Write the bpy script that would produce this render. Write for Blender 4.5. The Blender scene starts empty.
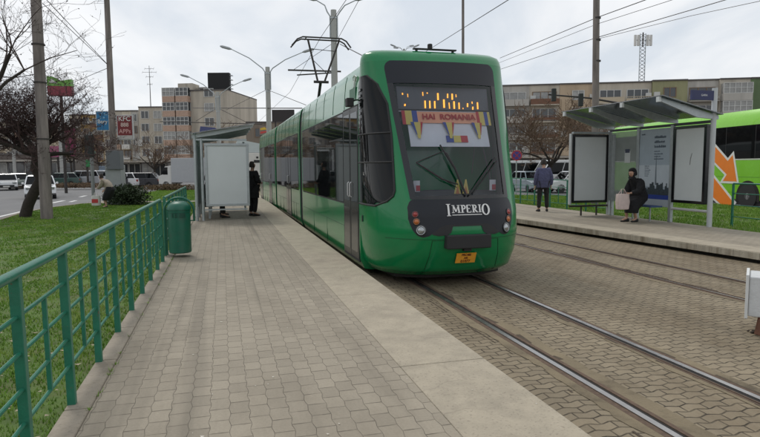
import bpy, bmesh, math, random
import numpy as np
from mathutils import Vector, Matrix
random.seed(7); rng = np.random.default_rng(7)
C = bpy.context.scene; COL = C.collection
R = math.radians; PI = math.pi
# ---------------------------------------------------------------- camera
FPX, CX, CY, HC = 580.0, 380.0, 218.5, 1.55
PIT = math.atan(51.5/FPX); ROLL = R(0.4)
fw = Vector((0, math.cos(PIT), -math.sin(PIT))); up0 = Vector((0, math.sin(PIT), math.cos(PIT))); rt0 = Vector((1, 0, 0))
rt = math.cos(ROLL)*rt0-math.sin(ROLL)*up0; up = math.cos(ROLL)*up0+math.sin(ROLL)*rt0
cd = bpy.data.cameras.new('camera'); cam = bpy.data.objects.new('camera', cd); COL.objects.link(cam)
m = Matrix.Identity(4)
for i, v in enumerate((rt, up, -fw)):
    for j in range(3): m[j][i] = v[j]
m.translation = (0, 0, HC); cam.matrix_world = m
cd.sensor_width = 36; cd.lens = FPX/760*36; cd.clip_start = .05; cd.clip_end = 3000
C.camera = cam
# ---------------------------------------------------------------- sky, sun, exposure
SUN_EL, SUN_AZ = 55, 325       # degrees; azimuth clockwise from +Y
w = bpy.data.worlds.new('World'); C.world = w; w.use_nodes = True
nt = w.node_tree; nt.nodes.clear()
def wn(t, **k):
    n = nt.nodes.new(t)
    for a, b in k.items(): setattr(n, a, b)
    return n
sky = wn('ShaderNodeTexSky', sky_type='NISHITA', sun_disc=False, sun_elevation=R(SUN_EL), sun_rotation=R(SUN_AZ))
b1 = wn('ShaderNodeBackground'); b1.inputs[1].default_value = .1; nt.links.new(sky.outputs[0], b1.inputs[0])
tc = wn('ShaderNodeTexCoord'); sp = wn('ShaderNodeSeparateXYZ'); nt.links.new(tc.outputs['Generated'], sp.inputs[0])
mx = wn('ShaderNodeMath', operation='ABSOLUTE'); nt.links.new(sp.outputs[2], mx.inputs[0])
ad = wn('ShaderNodeMath', operation='ADD'); nt.links.new(mx.outputs[0], ad.inputs[0]); ad.inputs[1].default_value = .22
dv = wn('ShaderNodeVectorMath', operation='DIVIDE'); nt.links.new(tc.outputs['Generated'], dv.inputs[0]); nt.links.new(ad.outputs[0], dv.inputs[1])
mp = wn('ShaderNodeMapping'); mp.inputs['Scale'].default_value = (1.0, .55, .55); mp.inputs['Location'].default_value = (3.3, 1.2, 0); nt.links.new(dv.outputs[0], mp.inputs[0])
nz = wn('ShaderNodeTexNoise'); nz.inputs['Scale'].default_value = 1.5; nz.inputs['Detail'].default_value = 7; nz.inputs['Roughness'].default_value = .52; nz.inputs['Distortion'].default_value = .35
nt.links.new(mp.outputs[0], nz.inputs['Vector'])
cr = wn('ShaderNodeValToRGB'); nt.links.new(nz.outputs[0], cr.inputs[0])
cr.color_ramp.elements[0].position = .34; cr.color_ramp.elements[0].color = (.67, .72, .78, 1)
cr.color_ramp.elements[1].position = .66; cr.color_ramp.elements[1].color = (.97, .97, .975, 1)
e = cr.color_ramp.elements.new(.5); e.color = (.86, .875, .895, 1)
b2 = wn('ShaderNodeBackground'); nt.links.new(cr.outputs[0], b2.inputs[0]); b2.inputs[1].default_value = 1.0
ms = wn('ShaderNodeMixShader'); ms.inputs[0].default_value = .92
nt.links.new(b1.outputs[0], ms.inputs[1]); nt.links.new(b2.outputs[0], ms.inputs[2])
wo = wn('ShaderNodeOutputWorld'); nt.links.new(ms.outputs[0], wo.inputs[0])
sl = bpy.data.lights.new('sun', 'SUN'); sl.energy = 1.2; sl.angle = R(16); sl.color = (1, .96, .9)
so = bpy.data.objects.new('sun', sl); COL.objects.link(so)
so.rotation_euler = (R(90-SUN_EL), 0, R(180-SUN_AZ))
vs = C.view_settings; vs.view_transform = 'Standard'; vs.look = 'None'; vs.exposure = .1; vs.gamma = 1; vs.use_curve_mapping = False
C.render.resolution_x = 1024; C.render.resolution_y = 589
# ---------------------------------------------------------------- frames of reference
TH = math.atan(.27); DV = Vector((-math.sin(TH), math.cos(TH), 0)); NV = Vector((math.cos(TH), math.sin(TH), 0))
def TS(t, s, z=0): return NV*t+DV*s+Vector((0, 0, z))          # lateral / along the track -> world
def ray(u, v): return rt*((u-CX)/FPX)-up*((v-CY)/FPX)+fw
def G(u, v, z=0): d = ray(u, v); return Vector((0, 0, HC))+d*((z-HC)/d.z)
def AT(u, v, Y): d = ray(u, v); return Vector((0, 0, HC))+d*(Y/d.y)
# ---------------------------------------------------------------- object helpers
class MB:
    def __init__(s): s.v = []; s.f = []
    def add(s, vs, fs):
        n = len(s.v); s.v += [tuple(v) for v in vs]; s.f += [tuple(i+n for i in f) for f in fs]; return s
    def box(s, c, d, rz=0, rx=0, ry=0):
        hx, hy, hz = d[0]/2, d[1]/2, d[2]/2
        vs = [Vector((x, y, z)) for x in (-hx, hx) for y in (-hy, hy) for z in (-hz, hz)]
        M = Matrix.Rotation(rz, 3, 'Z')@Matrix.Rotation(ry, 3, 'Y')@Matrix.Rotation(rx, 3, 'X')
        return s.add([M@v+Vector(c) for v in vs], [(0, 1, 3, 2), (4, 6, 7, 5), (0, 4, 5, 1), (2, 3, 7, 6), (0, 2, 6, 4), (1, 5, 7, 3)])
    def b2(s, a, b): return s.box([(a[i]+b[i])/2 for i in range(3)], [abs(b[i]-a[i]) for i in range(3)])
    def tube(s, pts, r, n=8, cap=True):
        pts = [Vector(p) for p in pts]; rr = r if isinstance(r, (list, tuple)) else [r]*len(pts)
        base = len(s.v); ref = None
        for i, p in enumerate(pts):
            t = (pts[min(i+1, len(pts)-1)]-pts[max(i-1, 0)]).normalized()
            if ref is None:
                ref = Vector((0, 0, 1)) if abs(t.z) < .9 else Vector((1, 0, 0))
            a = t.cross(ref).normalized(); b = a.cross(t).normalized(); ref = b
            for k in range(n):
                q = 2*PI*k/n; s.v.append(tuple(p+(a*math.cos(q)+b*math.sin(q))*rr[i]))
        for i in range(len(pts)-1):
            for k in range(n):
                s.f.append((base+i*n+k, base+i*n+(k+1) % n, base+(i+1)*n+(k+1) % n, base+(i+1)*n+k))
        if cap:
            s.f.append(tuple(base+k for k in reversed(range(n)))); s.f.append(tuple(base+(len(pts)-1)*n+k for k in range(n)))
        return s
    def bar(s, p, q, w, h):                                     # rectangular bar between two points
        p, q = Vector(p), Vector(q); t = (q-p).normalized()
        ref = Vector((0, 0, 1)) if abs(t.z) < .95 else Vector((0, 1, 0))
        a = t.cross(ref).normalized(); b = a.cross(t).normalized()
        vs = [e+a*x*w/2+b*y*h/2 for e in (p, q) for x, y in ((-1, -1), (1, -1), (1, 1), (-1, 1))]
        return s.add(vs, [(3, 2, 1, 0), (4, 5, 6, 7), (0, 1, 5, 4), (1, 2, 6, 5), (2, 3, 7, 6), (3, 0, 4, 7)])
    def lathe(s, prof, c=(0, 0, 0), n=20, ax='z'):
        base = len(s.v)
        for r, z in prof:
            for k in range(n):
                q = 2*PI*k/n; x, y = r*math.cos(q), r*math.sin(q)
                v = (x, y, z) if ax == 'z' else ((z, x, y) if ax == 'x' else (x, z, y))
                s.v.append((v[0]+c[0], v[1]+c[1], v[2]+c[2]))
        for i in range(len(prof)-1):
            for k in range(n): s.f.append((base+i*n+k, base+i*n+(k+1) % n, base+(i+1)*n+(k+1) % n, base+(i+1)*n+k))
        s.f.append(tuple(base+k for k in reversed(range(n)))); s.f.append(tuple(base+(len(prof)-1)*n+k for k in range(n)))
        return s
    def prism(s, poly, z0, z1, plane='xy'):                     # polygon extruded; plane xy -> z, xz -> y, yz -> x
        n = len(poly)
        def mk(a, b, c): return (a, b, c) if plane == 'xy' else ((a, c, b) if plane == 'xz' else (c, a, b))
        vs = [mk(a, b, z0) for a, b in poly]+[mk(a, b, z1) for a, b in poly]
        return s.add(vs, [tuple(reversed(range(n))), tuple(range(n, 2*n))]+[(i, (i+1) % n, n+(i+1) % n, n+i) for i in range(n)])
    def loft(s, rings, cap=True, closed=True):
        base = len(s.v); n = len(rings[0])
        for r in rings: s.v += [tuple(p) for p in r]
        for i in range(len(rings)-1):
            for k in range(n if closed else n-1):
                s.f.append((base+i*n+k, base+i*n+(k+1) % n, base+(i+1)*n+(k+1) % n, base+(i+1)*n+k))
        if cap:
            s.f.append(tuple(base+k for k in reversed(range(n)))); s.f.append(tuple(base+(len(rings)-1)*n+k for k in range(n)))
        return s
    def build(s, name, mat, parent=None, bevel=0, smooth=False, loc=None, rz=None, seg=2):
        me = bpy.data.meshes.new(name); me.from_pydata(s.v, [], s.f)
        bm = bmesh.new(); bm.from_mesh(me); bmesh.ops.recalc_face_normals(bm, faces=bm.faces); bm.to_mesh(me); bm.free()
        me.materials.append(mat)
        o = bpy.data.objects.new(name, me); COL.objects.link(o)
        if parent: o.parent = parent
        if loc is not None: o.location = loc
        if rz is not None: o.rotation_euler = (0, 0, rz)
        if smooth:
            me.polygons.foreach_set('use_smooth', [True]*len(me.polygons)); me.set_sharp_from_angle(angle=R(38))
        if bevel:
            b = o.modifiers.new('bevel', 'BEVEL'); b.width = bevel; b.segments = seg; b.limit_method = 'ANGLE'; b.angle_limit = R(35)
        return o
def tag(o, label=None, cat=None, group=None, kind=None):
    if label: o['label'] = label
    if cat: o['category'] = cat
    if group: o['group'] = group
    if kind: o['kind'] = kind
    return o
def thing(name, label, cat, loc=(0, 0, 0), rz=0, group=None):
    o = bpy.data.objects.new(name, None); COL.objects.link(o); o.location = loc; o.rotation_euler = (0, 0, rz); o.empty_display_size = .2
    return tag(o, label, cat, group)
def struct(o): o['kind'] = 'structure'; return o
def copy_tree(o, parent=None):
    c = o.copy(); COL.objects.link(c)
    if parent: c.parent = parent
    for ch in list(o.children): copy_tree(ch, c)
    return c
def text(s, size, mat, parent, name='lettering', M=None, ext=.002, align='CENTER', sx=1, bold=0):
    cu = bpy.data.curves.new('t', 'FONT'); cu.body = s; cu.size = size; cu.align_x = align; cu.align_y = 'CENTER'; cu.extrude = ext; cu.offset = bold
    o = bpy.data.objects.new('t', cu); COL.objects.link(o)
    dg = bpy.context.evaluated_depsgraph_get(); me = bpy.data.meshes.new_from_object(o.evaluated_get(dg))
    bpy.data.objects.remove(o); me.materials.clear(); me.materials.append(mat)
    ob = bpy.data.objects.new(name, me); COL.objects.link(ob); ob.parent = parent
    M = M or Matrix.Identity(4); me.transform(M@Matrix.Diagonal((sx, 1, 1, 1)))
    return ob
# ---------------------------------------------------------------- shader helpers
class NX:                                                       # tiny expression wrapper round math nodes
    def __init__(s, t, sock): s.t = t; s.s = sock
    def op(s, o, b=None, c=None):
        n = s.t.nodes.new('ShaderNodeMath'); n.operation = o
        for i, v in enumerate((s, b, c)):
            if v is None: continue
            if isinstance(v, NX): s.t.links.new(v.s, n.inputs[i])
            else: n.inputs[i].default_value = v
        return NX(s.t, n.outputs[0])
    def __add__(s, b): return s.op('ADD', b)
    def __sub__(s, b): return s.op('SUBTRACT', b)
    def __mul__(s, b): return s.op('MULTIPLY', b)
    def __truediv__(s, b): return s.op('DIVIDE', b)
def mat(name, col, rough=.6, metal=0, var=.12, scale=4, bump=0, bscale=None, spec=.5, coat=0, emit=0, alpha=1, trans=0, dirt=None, dscale=1.5, streak=False, ior=None, bdist=.01):
    m = bpy.data.materials.new(name); m.use_nodes = True; t = m.node_tree; b = t.nodes['Principled BSDF']
    b.inputs['Roughness'].default_value = rough; b.inputs['Metallic'].default_value = metal; b.inputs['Specular IOR Level'].default_value = spec
    b.inputs['Coat Weight'].default_value = coat; b.inputs['Coat Roughness'].default_value = .03
    if ior: b.inputs['IOR'].default_value = ior
    if trans: b.inputs['Transmission Weight'].default_value = trans
    if alpha < 1: b.inputs['Alpha'].default_value = alpha
    c4 = (*col, 1)
    if emit: b.inputs['Emission Color'].default_value = c4; b.inputs['Emission Strength'].default_value = emit
    tc = t.nodes.new('ShaderNodeTexCoord'); vec = tc.outputs['Object']
    if streak:
        mp = t.nodes.new('ShaderNodeMapping'); mp.inputs['Scale'].default_value = (1, 1, .12); t.links.new(vec, mp.inputs[0]); vec = mp.outputs[0]
    if var or dirt:
        n = t.nodes.new('ShaderNodeTexNoise'); n.inputs['Scale'].default_value = scale; n.inputs['Detail'].default_value = 8; n.inputs['Roughness'].default_value = .6
        t.links.new(vec, n.inputs['Vector'])
        r = t.nodes.new('ShaderNodeMapRange'); r.inputs[1].default_value = .25; r.inputs[2].default_value = .75; r.inputs[3].default_value = 1-var; r.inputs[4].default_value = 1+var
        t.links.new(n.outputs[0], r.inputs[0])
        mu = t.nodes.new('ShaderNodeVectorMath'); mu.operation = 'SCALE'; mu.inputs[0].default_value = col; t.links.new(r.outputs[0], mu.inputs['Scale'])
        out = mu.outputs[0]
        if dirt:
            n2 = t.nodes.new('ShaderNodeTexNoise'); n2.inputs['Scale'].default_value = dscale; n2.inputs['Detail'].default_value = 10; n2.inputs['Roughness'].default_value = .65
            t.links.new(vec, n2.inputs['Vector'])
            r2 = t.nodes.new('ShaderNodeMapRange'); r2.inputs[1].default_value = .5; r2.inputs[2].default_value = .72; t.links.new(n2.outputs[0], r2.inputs[0])
            mi = t.nodes.new('ShaderNodeMix'); mi.data_type = 'RGBA'; t.links.new(r2.outputs[0], mi.inputs[0]); t.links.new(out, mi.inputs[6]); mi.inputs[7].default_value = (*dirt, 1)
            out = mi.outputs[2]
        t.links.new(out, b.inputs['Base Color'])
        rr = t.nodes.new('ShaderNodeMapRange'); rr.inputs[3].default_value = max(rough-.08, .01); rr.inputs[4].default_value = min(rough+.1, 1)
        t.links.new(n.outputs[0], rr.inputs[0]); t.links.new(rr.outputs[0], b.inputs['Roughness']) if rough > .2 else None
    else: b.inputs['Base Color'].default_value = c4
    if bump:
        n3 = t.nodes.new('ShaderNodeTexNoise'); n3.inputs['Scale'].default_value = bscale or scale*8; n3.inputs['Detail'].default_value = 5; t.links.new(tc.outputs['Object'], n3.inputs['Vector'])
        bu = t.nodes.new('ShaderNodeBump'); bu.inputs['Strength'].default_value = bump; bu.inputs['Distance'].default_value = bdist
        t.links.new(n3.outputs[0], bu.inputs['Height']); t.links.new(bu.outputs[0], b.inputs['Normal'])
    return m
def paver_mat(name, col, joint, wx, ly, amp, jw, var=.16, swap=False, stain=(.1, .08, .05), stain_amt=.5, rough=.8, streaks=0, bumpd=.006, longw=1.0, jlo=.35):
    """interlocking concrete blocks: wavy long joints, staggered short joints, a tone of its own for every block"""
    m = bpy.data.materials.new(name); m.use_nodes = True; t = m.node_tree; b = t.nodes['Principled BSDF']
    tc = t.nodes.new('ShaderNodeTexCoord')
    nd = t.nodes.new('ShaderNodeTexNoise'); nd.inputs['Scale'].default_value = 3; nd.inputs['Detail'].default_value = 3; t.links.new(tc.outputs['Object'], nd.inputs['Vector'])
    s = t.nodes.new('ShaderNodeSeparateXYZ'); t.links.new(tc.outputs['Object'], s.inputs[0])
    X, Y = NX(t, s.outputs[0]), NX(t, s.outputs[1])
    if swap: X, Y = Y, X
    wob = (NX(t, nd.outputs[0])-.5)*.018
    X = X+wob; Y = Y+wob*.8
    tri = (Y/ly).op('PINGPONG', .5)                              # 0..0.5
    trap = ((tri-.25)*6.0).op('MAXIMUM', -1).op('MINIMUM', 1)
    u = X/wx+trap*(amp/wx)
    col_i = u.op('FLOOR'); fu = u.op('FRACT')
    odd = col_i.op('FLOORED_MODULO', 2) if False else (col_i*.5).op('FRACT')*2
    v = Y/ly+odd*.5
    row = v.op('FLOOR'); fv = v.op('FRACT')
    du = ((fu-.5).op('ABSOLUTE')*-1+.5)*wx; dvv = ((fv-.5).op('ABSOLUTE')*-1+.5)*ly
    d = (du*longw).op('MINIMUM', dvv)
    cov = NX(t, t.nodes.new('ShaderNodeMapRange').outputs[0]); mr = t.nodes[-1]
    mr.inputs[1].default_value = jw*.35; mr.inputs[2].default_value = jw*1.2; t.links.new(d.s, mr.inputs[0])
    cmb = t.nodes.new('ShaderNodeCombineXYZ'); t.links.new(col_i.s, cmb.inputs[0]); t.links.new(row.s, cmb.inputs[1])
    wn_ = t.nodes.new('ShaderNodeTexWhiteNoise'); wn_.noise_dimensions = '2D'; t.links.new(cmb.outputs[0], wn_.inputs['Vector'])
    n1 = t.nodes.new('ShaderNodeTexNoise'); n1.inputs['Scale'].default_value = 55; n1.inputs['Detail'].default_value = 6; t.links.new(tc.outputs['Object'], n1.inputs['Vector'])
    n2 = t.nodes.new('ShaderNodeTexNoise'); n2.inputs['Scale'].default_value = .9; n2.inputs['Detail'].default_value = 9; n2.inputs['Roughness'].default_value = .62; t.links.new(tc.outputs['Object'], n2.inputs['Vector'])
    k = NX(t, wn_.outputs[0])*(2*var)+(1-var)+(NX(t, n1.outputs[0])-.5)*.35+(NX(t, n2.outputs[0])-.5)*.35
    sc = t.nodes.new('ShaderNodeVectorMath'); sc.operation = 'SCALE'; sc.inputs[0].default_value = col; t.links.new(k.s, sc.inputs['Scale'])
    # stains / dirt patches
    n4 = t.nodes.new('ShaderNodeTexNoise'); n4.inputs['Scale'].default_value = 1.7; n4.inputs['Detail'].default_value = 10; n4.inputs['Roughness'].default_value = .7
    mp = t.nodes.new('ShaderNodeMapping'); mp.inputs['Scale'].default_value = (1, .35, 1); mp.inputs['Location'].default_value = (5, 2, 0); t.links.new(tc.outputs['Object'], mp.inputs[0]); t.links.new(mp.outputs[0], n4.inputs['Vector'])
    r4 = t.nodes.new('ShaderNodeMapRange'); r4.inputs[1].default_value = .47; r4.inputs[2].default_value = .75; r4.inputs[4].default_value = stain_amt; t.links.new(n4.outputs[0], r4.inputs[0])
    mi = t.nodes.new('ShaderNodeMix'); mi.data_type = 'RGBA'; t.links.new(r4.outputs[0], mi.inputs[0]); t.links.new(sc.outputs[0], mi.inputs[6]); mi.inputs[7].default_value = (*stain, 1)
    out = mi.outputs[2]
    if streaks:
        n5 = t.nodes.new('ShaderNodeTexNoise'); n5.inputs['Scale'].default_value = 3.2; n5.inputs['Detail'].default_value = 3
        mp5 = t.nodes.new('ShaderNodeMapping'); mp5.inputs['Scale'].default_value = (1, .03, 1); t.links.new(tc.outputs['Object'], mp5.inputs[0]); t.links.new(mp5.outputs[0], n5.inputs['Vector'])
        r5 = t.nodes.new('ShaderNodeMapRange'); r5.inputs[1].default_value = .55; r5.inputs[2].default_value = .72; r5.inputs[4].default_value = streaks; t.links.new(n5.outputs[0], r5.inputs[0])
        m5 = t.nodes.new('ShaderNodeMix'); m5.data_type = 'RGBA'; t.links.new(r5.outputs[0], m5.inputs[0]); t.links.new(out, m5.inputs[6]); m5.inputs[7].default_value = (*[c*.55 for c in col], 1); out = m5.outputs[2]
    # joint visibility varies from place to place (sand-filled here, open there)
    n6 = t.nodes.new('ShaderNodeTexNoise'); n6.inputs['Scale'].default_value = 9; n6.inputs['Detail'].default_value = 4; t.links.new(tc.outputs['Object'], n6.inputs['Vector'])
    r6 = t.nodes.new('ShaderNodeMapRange'); r6.inputs[1].default_value = .38; r6.inputs[2].default_value = .6; r6.inputs[3].default_value = jlo; t.links.new(n6.outputs[0], r6.inputs[0])
    jm = (cov*-1+1)*NX(t, r6.outputs[0])
    mj = t.nodes.new('ShaderNodeMix'); mj.data_type = 'RGBA'; t.links.new(jm.s, mj.inputs[0]); t.links.new(out, mj.inputs[6]); mj.inputs[7].default_value = (*joint, 1)
    t.links.new(mj.outputs[2], b.inputs['Base Color'])
    bu = t.nodes.new('ShaderNodeBump'); bu.inputs['Strength'].default_value = .8; bu.inputs['Distance'].default_value = bumpd
    hgt = cov+NX(t, n1.outputs[0])*.25+NX(t, wn_.outputs[0])*.4; t.links.new(hgt.s, bu.inputs['Height']); t.links.new(bu.outputs[0], b.inputs['Normal'])
    b.inputs['Roughness'].default_value = rough; b.inputs['Specular IOR Level'].default_value = .35
    return m
M = {}
M['plat'] = paver_mat('platform_pavers', (.292, .255, .198), (.135, .115, .088), .122, .175, .0045, .0055, var=.08, stain=(.20, .172, .13), stain_amt=.8, streaks=.85, longw=3.2, jlo=.0)
M['bed'] = paver_mat('track_pavers', (.235, .192, .13), (.032, .024, .015), .094, .18, .011, .0065, var=.10, swap=True, stain=(.125, .09, .05), stain_amt=.9, streaks=.35, bumpd=.01, jlo=.45, longw=.9)
M['conc'] = mat('edge_concrete', (.365, .318, .242), .85, var=.16, scale=5, bump=.8, bscale=45, dirt=(.275, .24, .185), dscale=2.2)
M['face'] = mat('stained_platform_face', (.40, .36, .29), .9, var=.3, scale=9, bump=.6, bscale=40, dirt=(.17, .13, .08), dscale=4, streak=True)
M['kerb'] = mat('kerb_concrete', (.27, .235, .185), .9, var=.2, scale=3, bump=.8, bscale=40, dirt=(.2, .17, .125), dscale=4)
M['asph'] = mat('asphalt', (.13, .13, .132), .8, var=.2, scale=1.2, bump=.4, bscale=90, dirt=(.17, .165, .16), dscale=.25)
M['soil'] = mat('lawn_soil', (.08, .135, .025), .95, var=.35, scale=6, bump=1, bscale=60, dirt=(.11, .10, .045), dscale=2.2)
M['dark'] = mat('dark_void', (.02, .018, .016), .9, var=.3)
M['steel'] = mat('polished_rail', (.42, .41, .40), .32, .95, var=.2, scale=9)
M['rust'] = mat('rusty_rail', (.12, .08, .055), .8, .3, var=.4, scale=20)
M['white'] = mat('white_paint', (.72, .72, .71), .5, var=.08, scale=4)
M['line'] = mat('road_paint', (.62, .62, .6), .7, var=.2, scale=9)
M['green'] = mat('tram_green', (.003, .18, .056), .2, var=.08, scale=2, coat=.22, spec=.4, dirt=(.006, .155, .05), dscale=1.4, bump=.03, bscale=1.2)
M['greenm'] = mat('green_railing_paint', (.015, .145, .088), .38, var=.18, scale=9, bump=.15, bscale=70, dirt=(.02, .11, .07), dscale=7)
M['greenbin'] = mat('bin_green', (.008, .115, .07), .4, var=.12, scale=6, dirt=(.03, .1, .07), dscale=5)
M['blk'] = mat('gloss_black', (.008, .008, .010), .18, var=.2, scale=3, coat=.15)
M['greenside'] = mat('tram_green_flank', (.004, .20, .062), .16, var=.08, scale=2, coat=.3, spec=.4, dirt=(.01, .165, .055), dscale=1.4)
def cracked(m, scale, amt, col):
    """hairline cracks: thin dark lines along the borders of large distorted cells, broken up by noise"""
    t = m.node_tree; b = t.nodes['Principled BSDF']; src = b.inputs['Base Color'].links[0].from_socket
    tc = t.nodes.new('ShaderNodeTexCoord'); n = t.nodes.new('ShaderNodeTexNoise'); n.inputs['Scale'].default_value = 2.5; n.inputs['Detail'].default_value = 8; t.links.new(tc.outputs['Object'], n.inputs['Vector'])
    mxv = t.nodes.new('ShaderNodeVectorMath'); mxv.operation = 'MULTIPLY_ADD'; t.links.new(n.outputs[1], mxv.inputs[0]); mxv.inputs[1].default_value = (.5, .5, 0); t.links.new(tc.outputs['Object'], mxv.inputs[2])
    v = t.nodes.new('ShaderNodeTexVoronoi'); v.feature = 'DISTANCE_TO_EDGE'; v.inputs['Scale'].default_value = scale; t.links.new(mxv.outputs[0], v.inputs['Vector'])
    n2 = t.nodes.new('ShaderNodeTexNoise'); n2.inputs['Scale'].default_value = 1.1; t.links.new(tc.outputs['Object'], n2.inputs['Vector'])
    k = (NX(t, v.outputs[0])*-1/.006+1).op('MAXIMUM', 0)*((NX(t, n2.outputs[0])-.5)*9).op('MAXIMUM', 0).op('MINIMUM', 1)*amt
    n3 = t.nodes.new('ShaderNodeTexNoise'); n3.inputs['Scale'].default_value = 48; n3.inputs['Detail'].default_value = 5; t.links.new(tc.outputs['Object'], n3.inputs['Vector'])
    sp3 = ((NX(t, n3.outputs[0])-.57)*8).op('MAXIMUM', 0).op('MINIMUM', 1)*.4
    mi = t.nodes.new('ShaderNodeMix'); mi.data_type = 'RGBA'; t.links.new(k.op('MAXIMUM', sp3).s, mi.inputs[0]); t.links.new(src, mi.inputs[6]); mi.inputs[7].default_value = (*col, 1); t.links.new(mi.outputs[2], b.inputs['Base Color'])
def chipped(m, scale, thr, col):
    """worn spots where the paint has gone"""
    t = m.node_tree; b = t.nodes['Principled BSDF']; src = b.inputs['Base Color'].links[0].from_socket; tc = t.nodes.new('ShaderNodeTexCoord')
    n = t.nodes.new('ShaderNodeTexNoise'); n.inputs['Scale'].default_value = scale; n.inputs['Detail'].default_value = 6; t.links.new(tc.outputs['Object'], n.inputs['Vector'])
    k = ((NX(t, n.outputs[0])-thr)*25).op('MAXIMUM', 0).op('MINIMUM', 1)*.9
    mi = t.nodes.new('ShaderNodeMix'); mi.data_type = 'RGBA'; t.links.new(k.s, mi.inputs[0]); t.links.new(src, mi.inputs[6]); mi.inputs[7].default_value = (*col, 1); t.links.new(mi.outputs[2], b.inputs['Base Color'])
cracked(M['conc'], .7, .4, (.12, .10, .08)); cracked(M['kerb'], 1.6, .8, (.10, .085, .065))
M['mask'] = mat('charcoal_mask', (.006, .008, .014), .38, var=.2, scale=3, coat=.0, spec=.4)
M['rub'] = mat('black_rubber', (.02, .02, .021), .7, var=.2, scale=8)
M['glass'] = mat('tinted_glass', (.005, .006, .007), .03, var=0, spec=.3, ior=1.4)
M['galv'] = mat('galvanised_steel', (.40, .43, .44), .42, .55, var=.15, scale=8)
M['pole'] = mat('weathered_concrete_pole', (.19, .165, .15), .9, var=.55, scale=7, bump=.7, bscale=25, streak=True)
M['pole2'] = mat('pale_concrete_pole', (.37, .37, .35), .85, var=.2, scale=5, bump=.4, bscale=25, streak=True)
M['dmetal'] = mat('dark_metal', (.05, .045, .042), .5, .5, var=.3, scale=7)
M['roofglass'] = None
M['frost'] = mat('lightbox_face', (.60, .63, .635), .3, var=.04, scale=2, spec=.5)
M['bark'] = mat('bark', (.035, .028, .022), .95, var=.4, scale=12, bump=.8, bscale=30)
M['twig'] = mat('twigs', (.06, .042, .036), .95, var=.3, scale=9)
M['twigred'] = mat('reddish_twigs', (.075, .045, .042), .95, var=.3, scale=9)
M['twigbrown'] = mat('brown_twigs', (.13, .085, .055), .95, var=.3, scale=9)
M['skin'] = mat('skin', (.45, .27, .19), .55, var=.08, scale=12)
M['black_cloth'] = mat('black_cloth', (.012, .012, .014), .95, var=.3, scale=20, bump=1.0, bscale=9, bdist=.05)
M['blue_cloth'] = mat('slate_blue_cloth', (.085, .088, .165), .9, var=.2, scale=16, bump=1.0, bscale=9, bdist=.05)
M['trouser'] = mat('dark_trouser_cloth', (.022, .02, .02), .9, var=.25, scale=16, bump=1.0, bscale=9, bdist=.05)
M['beige_cloth'] = mat('beige_cloth', (.34, .29, .23), .9, var=.2, scale=16, bump=1.0, bscale=9, bdist=.05)
M['hair'] = mat('dark_hair', (.02, .014, .01), .7, var=.3, scale=30)
M['bag'] = mat('pale_pink_bag', (.58, .47, .44), .6, var=.12, scale=10, bump=.4)
M['whiteplastic'] = mat('white_plastic', (.68, .68, .66), .4, var=.1, scale=5)
M['red'] = mat('red_lens', (.30, .012, .01), .15, var=.1, scale=20, coat=.8)
M['orange'] = mat('orange_lens', (.45, .12, .015), .15, var=.1, scale=20, coat=.8)
M['lens'] = mat('clear_lens', (.36, .38, .39), .12, .7, var=.2, scale=40, coat=1)
M['plate'] = mat('orange_plate', (.72, .33, .03), .5, var=.1, scale=20)
M['led'] = mat('led_amber', (1.0, .40, .04), .5, var=0, emit=1.6)
M['bench'] = mat('bench_dark', (.05, .055, .06), .5, var=.2)
chipped(M['greenm'], 22, .68, (.12, .075, .045)); chipped(M['greenbin'], 14, .70, (.10, .07, .045)); chipped(M['galv'], 16, .68, (.22, .20, .18))
def thin_glass(name, tint, fac=.06, rough=.02, mul=1.5):
    m = bpy.data.materials.new(name); m.use_nodes = True; t = m.node_tree; t.nodes.clear()
    o = t.nodes.new('ShaderNodeOutputMaterial'); tr = t.nodes.new('ShaderNodeBsdfTransparent'); tr.inputs[0].default_value = (*tint, 1)
    g = t.nodes.new('ShaderNodeBsdfGlossy'); g.inputs['Roughness'].default_value = rough; g.inputs[0].default_value = (.95, .97, 1, 1)
    f = t.nodes.new('ShaderNodeFresnel'); f.inputs[0].default_value = 1.5
    a = NX(t, f.outputs[0])*mul+fac
    mx = t.nodes.new('ShaderNodeMixShader'); t.links.new(a.s, mx.inputs[0]); t.links.new(tr.outputs[0], mx.inputs[1]); t.links.new(g.outputs[0], mx.inputs[2]); t.links.new(mx.outputs[0], o.inputs[0])
    return m
M['screen'] = thin_glass('windscreen_glass', (.84, .86, .92), .0, mul=.9)
M['clearglass'] = thin_glass('shelter_glass', (.72, .77, .77), .12)
M['roofglass'] = thin_glass('shelter_roof_glass', (.22, .27, .275), .10, .15)
M['frosted'] = mat('frosted_pane', (.34, .37, .36), .35, var=.15, scale=2, alpha=.6)
def flat(col, rough=.5, var=.06, scale=5, **k):
    key = 'p%.3f_%.3f_%.3f_%.2f' % (*col, rough)
    if key not in M: M[key] = mat('paint_%d' % len(M), col, rough, var=var, scale=scale, **k)
    return M[key]
# ---------------------------------------------------------------- SETTING: ground, road, beds
def sheet(name, poly, z0, z1, m, rz=0, bevel=0):
    return struct(MB().prism(poly, z0, z1).build(name, m, rz=rz, bevel=bevel))
struct(MB().add([(-900, -300, -.3), (900, -300, -.3), (900, 1500, -.3), (-900, 1500, -.3)], [(0, 1, 2, 3)]).build('road', M['asph']))
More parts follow.
